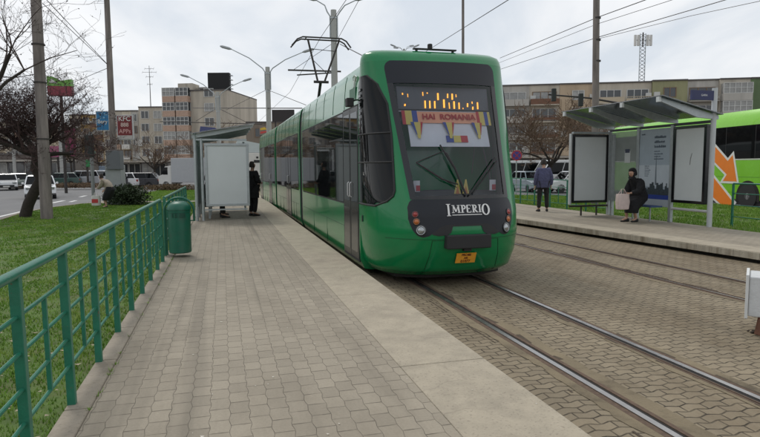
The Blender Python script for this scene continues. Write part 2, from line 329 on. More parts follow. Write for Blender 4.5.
# platforms and track bed are laid out in the track's own frame (x across, y along)
sheet('platform', [(-.87, -14), (1.285, -14), (1.285, 60), (-.87, 60)], -.3, 0, M['plat'], TH)
kb = MB(); y = -14.0
while y < 60:                                                   # kerb stones along the railing
    kb.b2((-1.03, y+.004, -.3), (-.874, y+.996, .012)); y += 1.0
struct(kb.build('kerb', M['kerb'], rz=TH, bevel=.012))
eb = MB(); y = -14.0; k = 0
while y < 60:
    L = 2.6; eb.b2((1.289, y+.003, -.16), (2.0, y+L-.003, .004)); y += L
struct(eb.build('platform_edge', M['conc'], rz=TH, bevel=.01))
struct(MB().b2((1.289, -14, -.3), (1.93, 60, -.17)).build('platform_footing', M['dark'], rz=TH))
# far platform: its edge runs a little askew of the track
FE = [(9.07+(8.0-s)*.093, s) for s in (-14, 60)]
FB = 11.78
def fe(s): return 9.07+(8.0-s)*.093
def quadslab(name, a, b, s0, s1, z0, z1, m, step=None, gap=0):
    mb = MB(); s = s0
    st = step or (s1-s0)
    while s < s1-.01:
        e_ = min(s+st, s1)
        P = [(a(s+gap), s+gap), (b(s+gap), s+gap), (b(e_-gap), e_-gap), (a(e_-gap), e_-gap)]
        mb.prism(P, z0, z1); s = e_
    return struct(mb.build(name, m, rz=TH, bevel=.008 if step else 0))
quadslab('far_platform', lambda s: fe(s)+.604, lambda s: FB-.0*s, -14, 24, -.3, 0, M['plat'])
quadslab('far_platform_edge', lambda s: fe(s), lambda s: fe(s)+.6, -14, 24, -.13, .006, M['conc'], 1.25, .004)
quadslab('far_platform_face', lambda s: fe(s)-.012, lambda s: fe(s)-.001, -14, 24, -.128, -.006, M['face'], .5, .003)
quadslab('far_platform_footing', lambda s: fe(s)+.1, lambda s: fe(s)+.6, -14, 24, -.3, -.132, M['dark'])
TB = -.2
struct(MB().add([(1.9, -14, TB), (12, -14, TB), (9.5, 24, TB), (9, 70, TB), (1.9, 70, TB)], [(0, 1, 2, 3, 4)]).build('track_bed', M['bed'], rz=TH))
def rail(name, tc, side, x0fn=None, old=False):
    """grooved tram rail: bright head, dark groove on the gauge side, thin lip"""
    f = x0fn or (lambda s: tc)
    def strip(x0, x1, z, m, nm):
        mb = MB(); ss = list(np.linspace(-14, 70, 60))
        for a, b in zip(ss[:-1], ss[1:]):
            mb.prism([(f(a)+x0, a), (f(a)+x1, a), (f(b)+x1, b), (f(b)+x0, b)], TB-.01, z)
        o = mb.build(nm, m, rz=TH); struct(o)
    g = side
    strip(*sorted((0, -g*.05)), TB+.012, M['rust'] if old else M['steel'], 'rail_head')
    if old: strip(*sorted((-g*.012, -g*.032)), TB+.0135, M['steel'], 'rail_head')
    strip(*sorted((g*.001, g*.040)), TB+.002, M['dark'], 'rail_groove')
    strip(*sorted((g*.041, g*.058)), TB+.009, M['rust'], 'rail_lip')
    strip(*sorted((-g*.052, -g*.10)), TB+.005, M['rust'], 'rail_shoulder')
    strip(*sorted((g*.063, g*.085)), TB+.005, M['rust'], 'rail_shoulder')
rail('r', 2.80, 1); rail('r', 3.80, -1)
farc = lambda s: 6.95-.028*(s-7)
rail('r', 0, 1, lambda s: farc(s)-.5, True); rail('r', 0, -1, lambda s: farc(s)+.5, True)
# worn mortar strips beside the rails
mort = mat('track_mortar', (.20, .16, .10), .9, var=.25, scale=5, bump=.8, bscale=40, dirt=(.07, .055, .035), dscale=2.5)
def ragged(x_in, dirn, wmin, wmax, cf=None, seed=1, mt=None, gap=0, z=TB+.004):
    rnd = random.Random(seed); mb = MB(); y = -2.0; w0 = rnd.uniform(wmin, wmax)
    while y < 40:
        L_ = rnd.uniform(.04, .12)*(1+max(0, y)*.12); w1 = min(wmax, max(wmin, w0+rnd.uniform(-.03, .03))); c0 = cf(y) if cf else 0; c1 = cf(y+L_) if cf else 0
        if rnd.random() > gap:
            mb.add([(c0+x_in, y, z), (c1+x_in, y+L_, z), (c1+x_in+dirn*w1, y+L_, z), (c0+x_in+dirn*w0, y, z)], [(0, 1, 2, 3)])
            w0 = w1; y += L_
        else: y += L_*rnd.uniform(1, 4)
    return struct(mb.build('track_mortar', mt or mort, rz=TH))
stn = mat('oily_dirt', (.075, .055, .035), .9, var=.3, scale=12, bump=.8, bscale=50)
ragged(2.70, -1, .05, .13, seed=1); ragged(2.886, 1, .01, .07, seed=2, mt=stn, gap=.35, z=TB+.006); ragged(2.886, 1, .06, .15, seed=3); ragged(3.714, -1, .04, .12, seed=4); ragged(3.90, 1, .02, .10, seed=5)
ragged(2.57, -1, .01, .05, seed=6, mt=stn, gap=.6); ragged(3.714, -1, .01, .03, seed=7, mt=stn, gap=.3, z=TB+.006); ragged(3.9, 1, .01, .03, seed=17, mt=stn, gap=.3, z=TB+.006)
for k_, (a, dd_) in enumerate(((-.6, -1), (-.41, 1), (.41, -1), (.6, 1))): ragged(a, dd_, .02, .10, farc, seed=10+k_)
ragged(-.41, 1, .02, .12, farc, seed=21, mt=stn, gap=.3, z=TB+.007)
# lawns
def W(p): return (p[0], p[1])
LZ = -.07
fl = lambda s: TS(-1.034, s)
lawnL = [(-10.2, -10), (-10.4, 5), (-11.0, 13), (-11.9, 17.9), (-13.3, 21.5), (-13.9, 24.5), (-13.9, 27.3), (-9.5, 28.2)]
p = fl(29.6); q = fl(-14)
lawnL += [(p.x, p.y), (q.x, q.y)]
sheet('lawn', lawnL, -.32, LZ, M['soil'])
p = fl(31.2); q = fl(47)
sheet('lawn', [(-14.2, 29.6), (-15.5, 37), (-17.5, 46.5), (q.x, q.y), (p.x, p.y)], -.32, -.14, M['soil'])
sheet('path', [(-14.3, 27.4), (-14.4, 29.5), (fl(31).x, fl(31).y), (fl(29.7).x, fl(29.7).y)], -.32, -.1, M['kerb'])
def kerbline(pts, z1=-.12, w_=.14, name='kerb'):
    mb = MB()
    for a, b in zip(pts[:-1], pts[1:]):
        a, b = Vector((*a, 0)), Vector((*b, 0)); L = (b-a).length; n = max(1, int(L/1.0)); 
        for i in range(n):
            p_ = a.lerp(b, (i+.01)/n); q_ = a.lerp(b, (i+.99)/n); mb.bar(p_+Vector((0, 0, z1-.1)), q_+Vector((0, 0, z1-.1)), w_, .2)
    return struct(mb.build(name, M['kerb'], bevel=.01))
kerbline([(-10.3, -10), (-10.5, 5), (-11.1, 13), (-12.0, 17.9), (-13.4, 21.5), (-14.02, 24.5), (-14.02, 27.3)], -.05)
kerbline([(-14.3, 29.6), (-15.6, 37), (-17.6, 46.6), (-16.5, 47.4), (q.x, q.y+.2)], -.12)
# right lawn
a_ = TS(FB+.004, -14); b_ = TS(FB+.004, 24); c_ = TS(fe(24)-.0, 24.02)
lawnR = [(a_.x, a_.y), (14.6, -10), (14.2, 19), (13.6, 25), (12.2, 29), (9, 31.5), (3.5, 34), (TS(fe(24), 24.01).x, TS(fe(24), 24.01).y), (b_.x, b_.y)]
sheet('lawn', lawnR, -.32, -.06, M['soil'])
kerbline([(14.7, -10), (14.3, 19), (13.7, 25), (12.3, 29.1), (9.05, 31.65), (3.5, 34.15)], -.08)
# road markings on the left carriageway
def roadline(a, b, wd=.14):
    a, b = G(*a, -.3), G(*b, -.3); a.z = b.z = -.3; d_ = (b-a).normalized(); n_ = Vector((-d_.y, d_.x, 0))*wd/2
    struct(MB().add([a-n_+Vector((0, 0, .004)), b-n_+Vector((0, 0, .004)), b+n_+Vector((0, 0, .004)), a+n_+Vector((0, 0, .004))], [(0, 1, 2, 3)]).build('road_marking', M['line']))
roadline((-40, 226), (24, 211), .18); roadline((52, 203), (64, 200.6), .25); roadline((70, 202), (76, 200.5), .2); roadline((80, 197), (86, 195.6), .25); roadline((55, 211.5), (84, 206.2), .16)
# far side of the street: median with bare soil, pavements along the shops
med = mat('bare_soil', (.16, .12, .085), .95, var=.3, scale=1.5, bump=.5, bscale=8)
sheet('median', [(-60, 60), (-60, 64), (-24, 61.5), (-24, 58)], -.32, -.12, med)
sheet('pavement', [(-150, 92), (-150, 140), (8, 118), (4, 84), (-20, 86)], -.32, -.15, M['kerb'])
sheet('pavement', [(8, 62), (8, 100), (70, 96), (70, 60)], -.32, -.15, M['kerb'])
# ---------------------------------------------------------------- grass blades
def grass(name, poly_fn, n, hmin, hmax, z, label):
    pts = poly_fn(n); n = len(pts)
    a = rng.uniform(0, 2*PI, n); h = rng.uniform(hmin, hmax, n); wd = rng.uniform(.0025, .0055, n)*(1+pts[:, 1]*.10); ln = rng.uniform(-.6, .6, (n, 2))*h[:, None]
    v = np.zeros((n, 3, 3)); dx = np.cos(a)*wd; dy = np.sin(a)*wd
    v[:, 0] = np.c_[pts[:, 0]-dx, pts[:, 1]-dy, np.full(n, z)]; v[:, 1] = np.c_[pts[:, 0]+dx, pts[:, 1]+dy, np.full(n, z)]
    v[:, 2] = np.c_[pts[:, 0]+ln[:, 0], pts[:, 1]+ln[:, 1], z+h]
    me = bpy.data.meshes.new(name); me.vertices.add(3*n); me.vertices.foreach_set('co', v.ravel()); me.loops.add(3*n); me.polygons.add(n)
    me.loops.foreach_set('vertex_index', np.arange(3*n)); me.polygons.foreach_set('loop_start', np.arange(0, 3*n, 3)); me.polygons.foreach_set('loop_total', np.full(n, 3)); me.update()
    me.materials.append(M['blade']); o = bpy.data.objects.new(name, me); COL.objects.link(o)
    return tag(o, label, 'grass', kind='stuff')
def blade_mat():
    m = bpy.data.materials.new('grass_blades'); m.use_nodes = True; t = m.node_tree; b = t.nodes['Principled BSDF']
    tc = t.nodes.new('ShaderNodeTexCoord'); n = t.nodes.new('ShaderNodeTexNoise'); n.inputs['Scale'].default_value = 1.3; n.inputs['Detail'].default_value = 6; t.links.new(tc.outputs['Object'], n.inputs[0])
    n2 = t.nodes.new('ShaderNodeTexNoise'); n2.inputs['Scale'].default_value = 45; n2.inputs['Detail'].default_value = 1; t.links.new(tc.outputs['Object'], n2.inputs[0])
    f = NX(t, n.outputs[0])*.6+NX(t, n2.outputs[0])*.4
    c = t.nodes.new('ShaderNodeValToRGB'); t.links.new(f.s, c.inputs[0]); el = c.color_ramp.elements
    el[0].position = .35; el[0].color = (.10, .20, .022, 1); el[1].position = .66; el[1].color = (.28, .34, .08, 1); x = el.new(.5); x.color = (.145, .275, .032, 1)
    t.links.new(c.outputs[0], b.inputs['Base Color']); b.inputs['Roughness'].default_value = .7; b.inputs['Specular IOR Level'].default_value = .25
    return m
M['blade'] = blade_mat()
def inpoly(P, poly):
    x, y = P[:, 0], P[:, 1]; ins = np.zeros(len(P), bool); n = len(poly)
    for i in range(n):
        x1, y1 = poly[i]; x2, y2 = poly[(i+1) % n]
        c = ((y1 > y) != (y2 > y)) & (x < (x2-x1)*(y-y1)/(y2-y1+1e-12)+x1); ins ^= c
    return ins
def scat(poly, ymin, ymax, power=2.0, xr=(-15, -1)):
    def f(n):
        r = rng.uniform(0, 1, n); Y = ymin+(ymax-ymin)*r**power; X = rng.uniform(xr[0], xr[1], n)
        P = np.c_[X, Y]; P = P[inpoly(P, poly)]
        P = P[np.abs(P[:, 0]) < P[:, 1]*.72+1.0]
        q = np.sin(P[:, 0]*3.1+1.7*np.sin(P[:, 1]*1.3))*np.sin(P[:, 1]*2.3+np.sin(P[:, 0]*1.9)*2)+.5*np.sin(P[:, 0]*9.7+P[:, 1]*4.1)*np.sin(P[:, 1]*11.3-P[:, 0]*3)
        return P[rng.uniform(-.2, 1, len(P)) > q*.75]
    return f
grass('grass', scat(lawnL, 1.5, 28, 2.0), 480000, .018, .042, LZ, 'short green grass of the lawn left of the platform railing')
grass('grass', scat([(-14.2, 29.6), (-15.5, 37), (-17.5, 46.5), (fl(47).x, fl(47).y), (fl(31.2).x, fl(31.2).y)], 29, 47, 1, (-18, -8)), 40000, .03, .09, -.14, 'green grass of the second lawn beyond the footpath')
grass('grass', scat(lawnR, 8, 33, 1.0, (3, 15)), 160000, .03, .08, -.06, 'green grass strip between the far shelter and the coach')
# leaf litter and clover specks near the railing
lm = MB()
for i in range(160):
    s_ = 2.5+random.random()**1.5*9; t_ = -1.1-random.random()*1.6; p = TS(t_, s_, LZ+.035+random.random()*.02); a = random.random()*6; r_ = random.uniform(.008, .022)
    lm.add([p+Vector((math.cos(a+k*PI/2)*r_*(1+.6*(k % 2)), math.sin(a+k*PI/2)*r_, .006*(k % 2))) for k in range(4)], [(0, 1, 2, 3)])
tag(lm.build('leaf_litter', flat((.33, .28, .2), .9)), 'pale dry leaf scraps scattered in the grass beside the railing', 'leaf litter', kind='stuff')
pm = MB()
for i in range(70):
    s_ = 2.8+random.random()**1.4*11; t_ = random.uniform(-.85, 1.95); p = TS(t_, s_, .006); a = random.random()*6; r_ = random.uniform(.003, .010)
    pm.add([p+Vector((math.cos(a+k*PI/2)*r_*(1+.7*(k % 2)), math.sin(a+k*PI/2)*r_, .003*(k % 2))) for k in range(4)], [(0, 1, 2, 3)])
tag(pm.build('paper_scraps', flat((.6, .57, .5), .9)), 'tiny pale crumbs and scraps scattered on the platform paving', 'litter', kind='stuff')
wm = MB(); random.seed(21)
for i in range(90):
    s_ = random.uniform(2.6, 14); t_ = random.choice((-.87, -.872, -.868, 2.02, 2.05)); p = TS(t_+random.uniform(-.01, .012), s_, .008 if t_ < 0 else TB+.005)
    for k in range(random.randint(4, 9)):
        a = random.random()*6.28; h_ = random.uniform(.012, .035); d2 = Vector((math.cos(a), math.sin(a), 0)); q = p+d2*random.uniform(0, .02); n2 = Vector((-d2.y, d2.x, 0))*.003
        wm.add([q-n2, q+n2, q+d2*h_*.7+Vector((0, 0, h_))], [(0, 1, 2)])
tag(wm.build('weeds', M['blade']), 'tiny weeds sprouting along the kerb joint and the foot of the platform edge', 'weeds', kind='stuff')
# ================================================================ TRAM
tram = thing('tram', 'green three-section tram with black windscreen mask standing at the platform', 'tram', TS(3.30, 7.5, 0), TH)
ZL = [-.03, 0, .06, .3, .6, .9, 1.1, 1.5, 2.0, 2.5, 2.8, 3.0, 3.16, 3.24, 3.30, 3.35, 3.38]
WL = [1.06, 1.09, 1.13, 1.18, 1.2, 1.2, 1.2, 1.2, 1.2, 1.198, 1.19, 1.183, 1.178, 1.168, 1.14, 1.04, .84]
YL = [.40, .34, .20, .06, 0.0, .04, .12, .30, .52, .75, .88, .97, 1.04, 1.10, 1.17, 1.28, 1.44]
YS = 1.5; NE = 2.7
def WZ(z): return float(np.interp(z, ZL, WL))
def YZ(z): return float(np.interp(z, ZL, YL))
def SF(ph, z, off=0):
    def raw(ph, z):
        w_, y0 = WZ(z), YZ(z); s_, c_ = math.sin(ph), math.cos(ph)
        return Vector((w_*math.copysign(abs(s_)**(2/NE), s_), YS-(YS-y0)*max(c_, 0)**(2/NE), z))
    p = raw(ph, z)
    if off:
        e_ = .01; a = raw(min(ph+e_, PI/2), z)-raw(max(ph-e_, -PI/2), z); b = raw(ph, min(z+.03, 3.38))-raw(ph, max(z-.03, -.03))
        n_ = a.cross(b).normalized(); 
        if n_.y > 0 and abs(n_.y) > .2: n_ = -n_
        if abs(n_.y) <= .2 and n_.x*p.x < 0: n_ = -n_
        p = p+n_*off
    return p
def PH(x, z): return math.copysign(math.asin(min(1, (abs(x)/WZ(z)))**(NE/2)), x)
def patch(name, zs, fL, fR, m, parent, off=0, nx=16, byphi=False, smooth=True, thick=0):
    mb = MB(); rows = []
    for z in zs:
        a = fL(z) if byphi else PH(fL(z), z); b = fR(z) if byphi else PH(fR(z), z)
        rows.append([SF(a+(b-a)*i/nx, z, off) for i in range(nx+1)])
    mb.loft(rows, cap=False, closed=False)
    if thick:
        rows2 = []
        for z in zs:
            a = fL(z) if byphi else PH(fL(z), z); b = fR(z) if byphi else PH(fR(z), z)
            rows2.append([SF(a+(b-a)*i/nx, z, off-thick) for i in range(nx+1)])
        n0 = len(mb.v); mb.loft(rows2, cap=False, closed=False); N = nx+1
        for j in range(len(zs)-1):
            for i in (0, nx): mb.f.append((j*N+i, (j+1)*N+i, n0+(j+1)*N+i, n0+j*N+i))
        for i in range(nx):
            for j in (0, len(zs)-1): mb.f.append((j*N+i, j*N+i+1, n0+j*N+i+1, n0+j*N+i))
    return mb.build(name, m, parent, smooth=smooth)
def xpatch(name, xs, zb, zt, m, parent, off=.004, nz_=10):
    mb = MB(); rows = []
    for x in xs:
        a, b = zb(x), zt(x); rows.append([SF(PH(x, a+(b-a)*j/nz_), a+(b-a)*j/nz_, off) for j in range(nz_+1)])
    mb.loft(rows, cap=False, closed=False); return mb.build(name, m, parent, smooth=True)
H2 = PI/2
def dens(a, b, n): return [a+(b-a)*i/n for i in range(n+1)]
XW = lambda z: .745+(z-1.1)*.072          # windscreen half width
ZT = 3.16
# green nose shell in one mesh: apron, two pillars, roof dome
mb = MB()
def rows_(zs, a, b, n): return [[SF(a(z)+(b(z)-a(z))*i/n, z) for i in range(n+1)] for z in zs]
mb.loft(rows_([-.03, -.015, 0, .03, .06, .12, .2, .3, .4, .5, .6, .7, .8, .9, 1.0, 1.1], lambda z: -H2, lambda z: H2, 96), cap=False, closed=False)
zz = dens(1.1, ZT, 24)
mb.loft(rows_(zz, lambda z: -H2, lambda z: PH(-XW(z), z), 30), cap=False, closed=False)
mb.loft(rows_(zz, lambda z: PH(XW(z), z), lambda z: H2, 30), cap=False, closed=False)
top = rows_([ZT, 3.19, 3.22, 3.25, 3.275, 3.30, 3.325, 3.35, 3.365, 3.38], lambda z: -H2, lambda z: H2, 96)
mb.loft(top, cap=False, closed=False)
mb.loft(rows_(dens(ZT-.17, ZT, 6), lambda z: PH(-XW(z), z), lambda z: PH(XW(z), z), 40), cap=False, closed=False)
mb.add(top[-1], [tuple(range(97))])
bot = rows_([-.03], lambda z: -H2, lambda z: H2, 96)[0]; mb.add(bot, [tuple(range(97))])
nose = mb.build('cab_shell', M['green'], tram, smooth=True)
nose.data.set_sharp_from_angle(angle=R(55))
# windscreen: black surround, clear pane, charcoal header
GZ0, GZ1 = 1.14, 2.80
XG = lambda z: XW(z)-.07
mb = MB()
def strip(zs, a, b, off=.004, n=6):
    mb.loft([[SF(PH(a(z), z)+(PH(b(z), z)-PH(a(z), z))*i/n, z, off) for i in range(n+1)] for z in zs], cap=False, closed=False)
zz2 = dens(GZ0, GZ1, 24)
strip(zz2, lambda z: -XW(z)-.012, lambda z: -XG(z)); strip(zz2, lambda z: XG(z), lambda z: XW(z)+.012)
strip([1.09, 1.115, GZ0], lambda z: -XW(z)-.012, lambda z: XW(z)+.012, n=30)
mb.build('windscreen_surround', M['blk'], tram, smooth=True)
def cornered(z):                                                # rounded upper corners of the header
    x = XW(z)+.012
    if z > ZT-.14: x -= .14*(1-math.sqrt(max(0, 1-((z-(ZT-.14))/.14)**2)))*.9
    return x
patch('header_panel', dens(GZ1, ZT-.004, 14), lambda z: -cornered(z), cornered, M['mask'], tram, .004, 30)
patch('windscreen', dens(GZ0, GZ1, 20), lambda z: -XG(z)-.004, lambda z: XG(z)+.004, M['screen'], tram, -.004, 26)
# charcoal mask under the glass with the lamps; black lower lip
def maskb(x):
    return float(np.interp(abs(x), [0, .24, .30, .40, .48, .55, .62, .69, .745, .78, .80], [.735, .735, .735, .70, .63, .585, .565, .585, .65, .74, .82]))
def maskt(x): return float(np.interp(abs(x), [0, .74, .77, .80], [1.088, 1.088, 1.06, .98]))
xs_ = dens(-.80, .80, 64)
xpatch('nose_mask', xs_, maskb, maskt, M['mask'], tram, .006, 8)
def lipb(x): return float(np.interp(abs(x), [0, .23, .235, .30, .42, .48], [.715, .715, .63, .60, .585, .60]))
xpatch('nose_lip', dens(-.50, .50, 60), lipb, lambda x: maskb(x)+.004, M['rub'], tram, .009, 4)
# lamps
for sx in (-1, 1):
    for nm, x, z, r_, mm in (('tail_lamp', .712, .885, .042, 'red'), ('indicator_lamp', .70, .785, .045, 'orange'), ('headlight', .650, .665, .064, 'lens')):
        p = SF(PH(sx*x, z), z, .008); q = SF(PH(sx*x, z), z, .05); n_ = (q-p).normalized()
        rot = n_.to_track_quat('Z', 'Y').to_matrix()
        def ring(prof, n=20): return [[p+rot@Vector((r*math.cos(2*PI*k/n), r*math.sin(2*PI*k/n), h)) for k in range(n)] for r, h in prof]
        hb = MB().loft(ring([(r_*1.22, -.02), (r_*1.22, .004), (r_*1.02, .006)])).build(nm, M['blk'], tram, smooth=True)
        MB().loft(ring([(r_, .0), (r_*.96, .010), (r_*.86, .010), (r_*.80, .002), (r_*.6, .012), (r_*.3, .018), (.001, .02)])).build('lens', M[mm], hb, smooth=True)
# coupler cover, hatch seams, plate
cb = MB().b2((-.335, -.075, .405), (.335, .12, .60)).build('coupler_cover', M['rub'], tram, bevel=.015)
MB().b2((-.06, -.02, .36), (.06, .06, .404)).build('coupler_hook', M['rub'], tram, bevel=.01)
seam = flat((.003, .04, .014), .6)
sm = MB()
def surfline(pts, wdt=.006, off=.003):
    P = [SF(PH(x, z), z, off) for x, z in pts]
    for a, b in zip(P[:-1], P[1:]): sm.bar(a, b, wdt, .003)
for sx in (-1, 1): surfline([(sx*(.50+.06*(.52-z)/.5), z) for z in dens(.52, .01, 14)]+[]); surfline([(sx*x, .52) for x in dens(.34, .50, 4)])
surfline([(x, .535) for x in dens(.34, 1.05, 14)]); surfline([(-x, .535) for x in dens(.34, 1.05, 14)])
sm.build('hatch_seam', seam, tram)
pa, pb = SF(PH(0, .19), .19, .016), SF(PH(0, .345), .345, .016)
tl = (pb-pa).normalized(); xn = Vector((1, 0, 0)); nn = xn.cross(tl)
if nn.y > 0: nn = -nn
PM = Matrix((( 1, tl.x, nn.x, 0), (0, tl.y, nn.y, 0), (0, tl.z, nn.z, 0), (0, 0, 0, 1))); pc = (pa+pb)/2+nn*.014
PM = Matrix.Translation(pc)@PM
pl = MB().box((0, 0, 0), (.30, .165, .006)); pl.v = [tuple(PM@Vector(v)) for v in pl.v]; plo = pl.build('number_plate', M['plate'], tram)
dk = flat((.12, .02, .01), .6)
for s_, yy, sz in (('PROBE', .052, .048), ('AR', .0, .048), ('01077', -.053, .058)):
    text(s_, sz, dk, plo, 'plate_lettering', PM@Matrix.Translation((0, yy, .005)), .001, bold=.0015)
# IMPERIO, small capitals between a tall I and a tall O, with serifs
wl = M['white']
def glyphs(parent, mtx, mat_):
    mb = MB(); T = .014
    def st(x0, y0, x1, y1, w_): 
        a, b = Vector((x0, y0, 0)), Vector((x1, y1, 0)); d_ = (b-a).normalized(); n_ = Vector((-d_.y, d_.x, 0))*w_/2
        mb.add([mtx@v for v in (a-n_, b-n_, b+n_, a+n_)]+[mtx@(v+Vector((0, 0, .002))) for v in (a-n_, b-n_, b+n_, a+n_)], [(3, 2, 1, 0), (4, 5, 6, 7), (0, 1, 5, 4), (1, 2, 6, 5), (2, 3, 7, 6), (3, 0, 4, 7)])
    def serif(x, y, w_=.034): st(x-w_/2, y, x+w_/2, y, .007)
    def arc(cx, cy, rx, ry, a0, a1, w_, n=14):
        pts = [(cx+rx*math.cos(a0+(a1-a0)*i/n), cy+ry*math.sin(a0+(a1-a0)*i/n)) for i in range(n+1)]
        for i, (p_, q_) in enumerate(zip(pts[:-1], pts[1:])):
            k = abs(math.cos(a0+(a1-a0)*(i+.5)/n)); st(*p_, *q_, w_*(.45+.75*k))
    st(0, -.035, 0, .10, .022); serif(0, -.035, .05); serif(0, .10, .05)                                  # I
    st(.055, 0, .06, .085, .008); st(.06, .085, .092, .01, .018); st(.092, .01, .122, .085, .008); st(.122, .085, .128, 0, .018); serif(.055, 0); serif(.128, 0); serif(.058, .085); serif(.124, .085)
    st(.170, 0, .170, .085, .018); arc(.175, .062, .032, .023, -H2, H2, .016); serif(.170, 0); serif(.168, .085)    # P
    st(.232, 0, .232, .085, .018); [st(.23, y_, .23+l_, y_, .008) for y_, l_ in ((0, .048), (.044, .034), (.085, .046))]; st(.277, 0, .277, .018, .006); st(.275, .085, .275, .068, .006)  # E
    st(.308, 0, .308, .085, .018); arc(.313, .063, .030, .022, -H2, H2, .016); st(.315, .042, .352, 0, .017); serif(.308, 0); serif(.306, .085); serif(.354, 0, .02)   # R
    st(.388, 0, .388, .085, .018); serif(.388, 0); serif(.388, .085)                                       # I
    arc(.462, .03, .040, .062, 0, 2*PI, .020, 24)                                                          # O
    st(.04, -.028, .41, -.028, .008)
    return mb.build('maker_name', mat_, parent)
za, zb_ = .82, 1.04
pa, pb = SF(0, za, .012), SF(0, zb_, .012); tl = (pb-pa).normalized(); nn = xn.cross(tl); nn = -nn if nn.y > 0 else nn
GM = Matrix.Translation((pa+pb)/2+nn*.006)@Matrix(((1, tl.x, nn.x, 0), (0, tl.y, nn.y, 0), (0, tl.z, nn.z, 0), (0, 0, 0, 1)))
glyphs(tram, GM@Matrix.Translation((-.27, -.03, 0))@Matrix.Scale(1.22, 4), wl)
# wipers
def sp_(x, z, off=.03): return SF(PH(x, z), z, off)
MB().tube([sp_(.02, 1.13, .03), sp_(-.10, 1.5, .07), sp_(-.19, 1.72, .05)], [.016, .016, .024], 8).tube([sp_(-.19, 1.72, .04), sp_(-.25, 1.85, .03)], .012, 6).build('wiper_arm', M['rub'], tram)
MB().tube([sp_(-.22, 1.76, .03), sp_(-.62, 1.60, .03)], .007, 6).tube([sp_(-.62, 1.60, .03), sp_(-.30, 1.36, .035), sp_(-.08, 1.28, .04)], .011, 6).tube([sp_(-.50, 1.52, .025), sp_(-.10, 1.24, .03)], .006, 6).build('wiper_blade', M['rub'], tram)
MB().tube([sp_(.06, 1.13, .03), sp_(.30, 1.38, .06), sp_(.60, 1.66, .03)], .013, 8).build('wiper_arm', M['rub'], tram)
MB().tube([sp_(.12, 1.15, .025), sp_(.63, 1.62, .025)], .009, 6).build('wiper_blade', M['rub'], tram)
MB().tube([sp_(.25, 1.5, -.12), sp_(.40, 1.95, -.12)], .006, 6).tube([sp_(.56, 1.4, -.1), sp_(.52, 2.1, -.12)], .012, 6).build('sunblind_cord', M['rub'], tram)
# behind the glass: cab interior, destination display, banner, white sheet, dash
inn = flat((.11, .12, .13), .8)
lin = flat((.07, .075, .08), .8)  # dark liner, added to block green light bouncing off the inner shell
for sx in (-1, 1): patch('cab_bounce_liner', dens(1.0, 3.1, 14), (lambda z: -H2*.995) if sx < 0 else (lambda z: PH(XW(z)+.01, z)), (lambda z: PH(-XW(z)-.01, z)) if sx < 0 else (lambda z: H2*.995), lin, tram, -.03, 12, byphi=True)
MB().b2((-1.12, 1.5, .9), (-1.10, 3.0, 3.1)).build('cab_bounce_liner', lin, tram); MB().b2((1.10, 1.5, .9), (1.12, 3.0, 3.1)).build('cab_bounce_liner', lin, tram)
MB().b2((-.95, 3.0, .8), (.95, 3.03, 3.0)).build('cab_bulkhead', inn, tram)
MB().b2((-.9, .62, .85), (.9, 3.0, .88)).build('cab_floor', inn, tram)
db = MB().prism([(.40, .95), (1.2, .95), (1.2, 1.16), (.75, 1.19), (.40, 1.12)], -.72, .72, 'yz').build('dashboard', flat((.07, .075, .08), .7), tram, bevel=.02)
MB().box((.1, 1.7, 1.45), (.5, .14, .75)).box((.1, 1.5, 1.1), (.5, .5, .14)).box((.1, 1.72, 1.93), (.26, .1, .2)).build('driver_seat', flat((.03, .035, .05), .8), tram, bevel=.04)
disp = MB().box((0, .98, 2.58), (1.48, .06, .36), rx=-R(14)).build('destination_display', flat((.10, .11, .115), .5), tram, bevel=.005)
DM = Matrix.Translation((0, .935, 2.572))@Matrix.Rotation(-R(14), 4, 'X')@Matrix(((1, 0, 0, 0), (0, 0, -1, 0), (0, 1, 0, 0), (0, 0, 0, 1)))
MB().box((0, .93, 2.385), (1.5, .03, .02)).build('display_rim', flat((.5, .5, .5), .4), tram)
lb = MB()
def led(x, y, w_, h_, sh=0):
    P = [Vector((x-w_/2, y-h_/2, 0)), Vector((x+w_/2, y-h_/2, 0)), Vector((x+w_/2+sh, y+h_/2, 0)), Vector((x-w_/2+sh, y+h_/2, 0))]
    lb.add([DM@p_ for p_ in P], [(0, 1, 2, 3)])
# (pixel read-offs of the half-scanned display turned into board metres: 62 px to the metre, board centre at 446,98)
for u, v, w_, h_ in ((405.5, 94, 1.4, 2), (410.5, 95.5, .8, 3.5), (406.8, 104.8, 1.8, 2.2), (425.5, 93.5, 1.1, 4), (430, 92.6, 1.4, 1.2), (440.3, 95.8, 2, 7.5), (450.2, 94.8, 1.6, 4.6), (454.8, 95.5, 1.9, 6.5), (459, 94.5, 1, 3),
                     (426.8, 103.8, 1.8, 8), (431.5, 103.8, 1.7, 8), (436.4, 103.9, 1.8, 7.8), (445.8, 102.6, 2.1, 9), (451.2, 104.5, 1.2, 6.5), (456, 103.8, 2, 8), (461, 104.5, 1.6, 7), (465, 107, 1, 1.4), (469.8, 103.6, 1.8, 4), (475, 101, 1.2, 2.4), (475, 106.5, 1.7, 3.2), (480.2, 104, 1.7, 7.5)):
    led((u-446)/62, (98.6-v)/62, w_/62*.8, h_/62*.92, .006 if w_ > 1.5 else 0)
tag(lb.build('display_segment', M['led'], disp), kind=None)
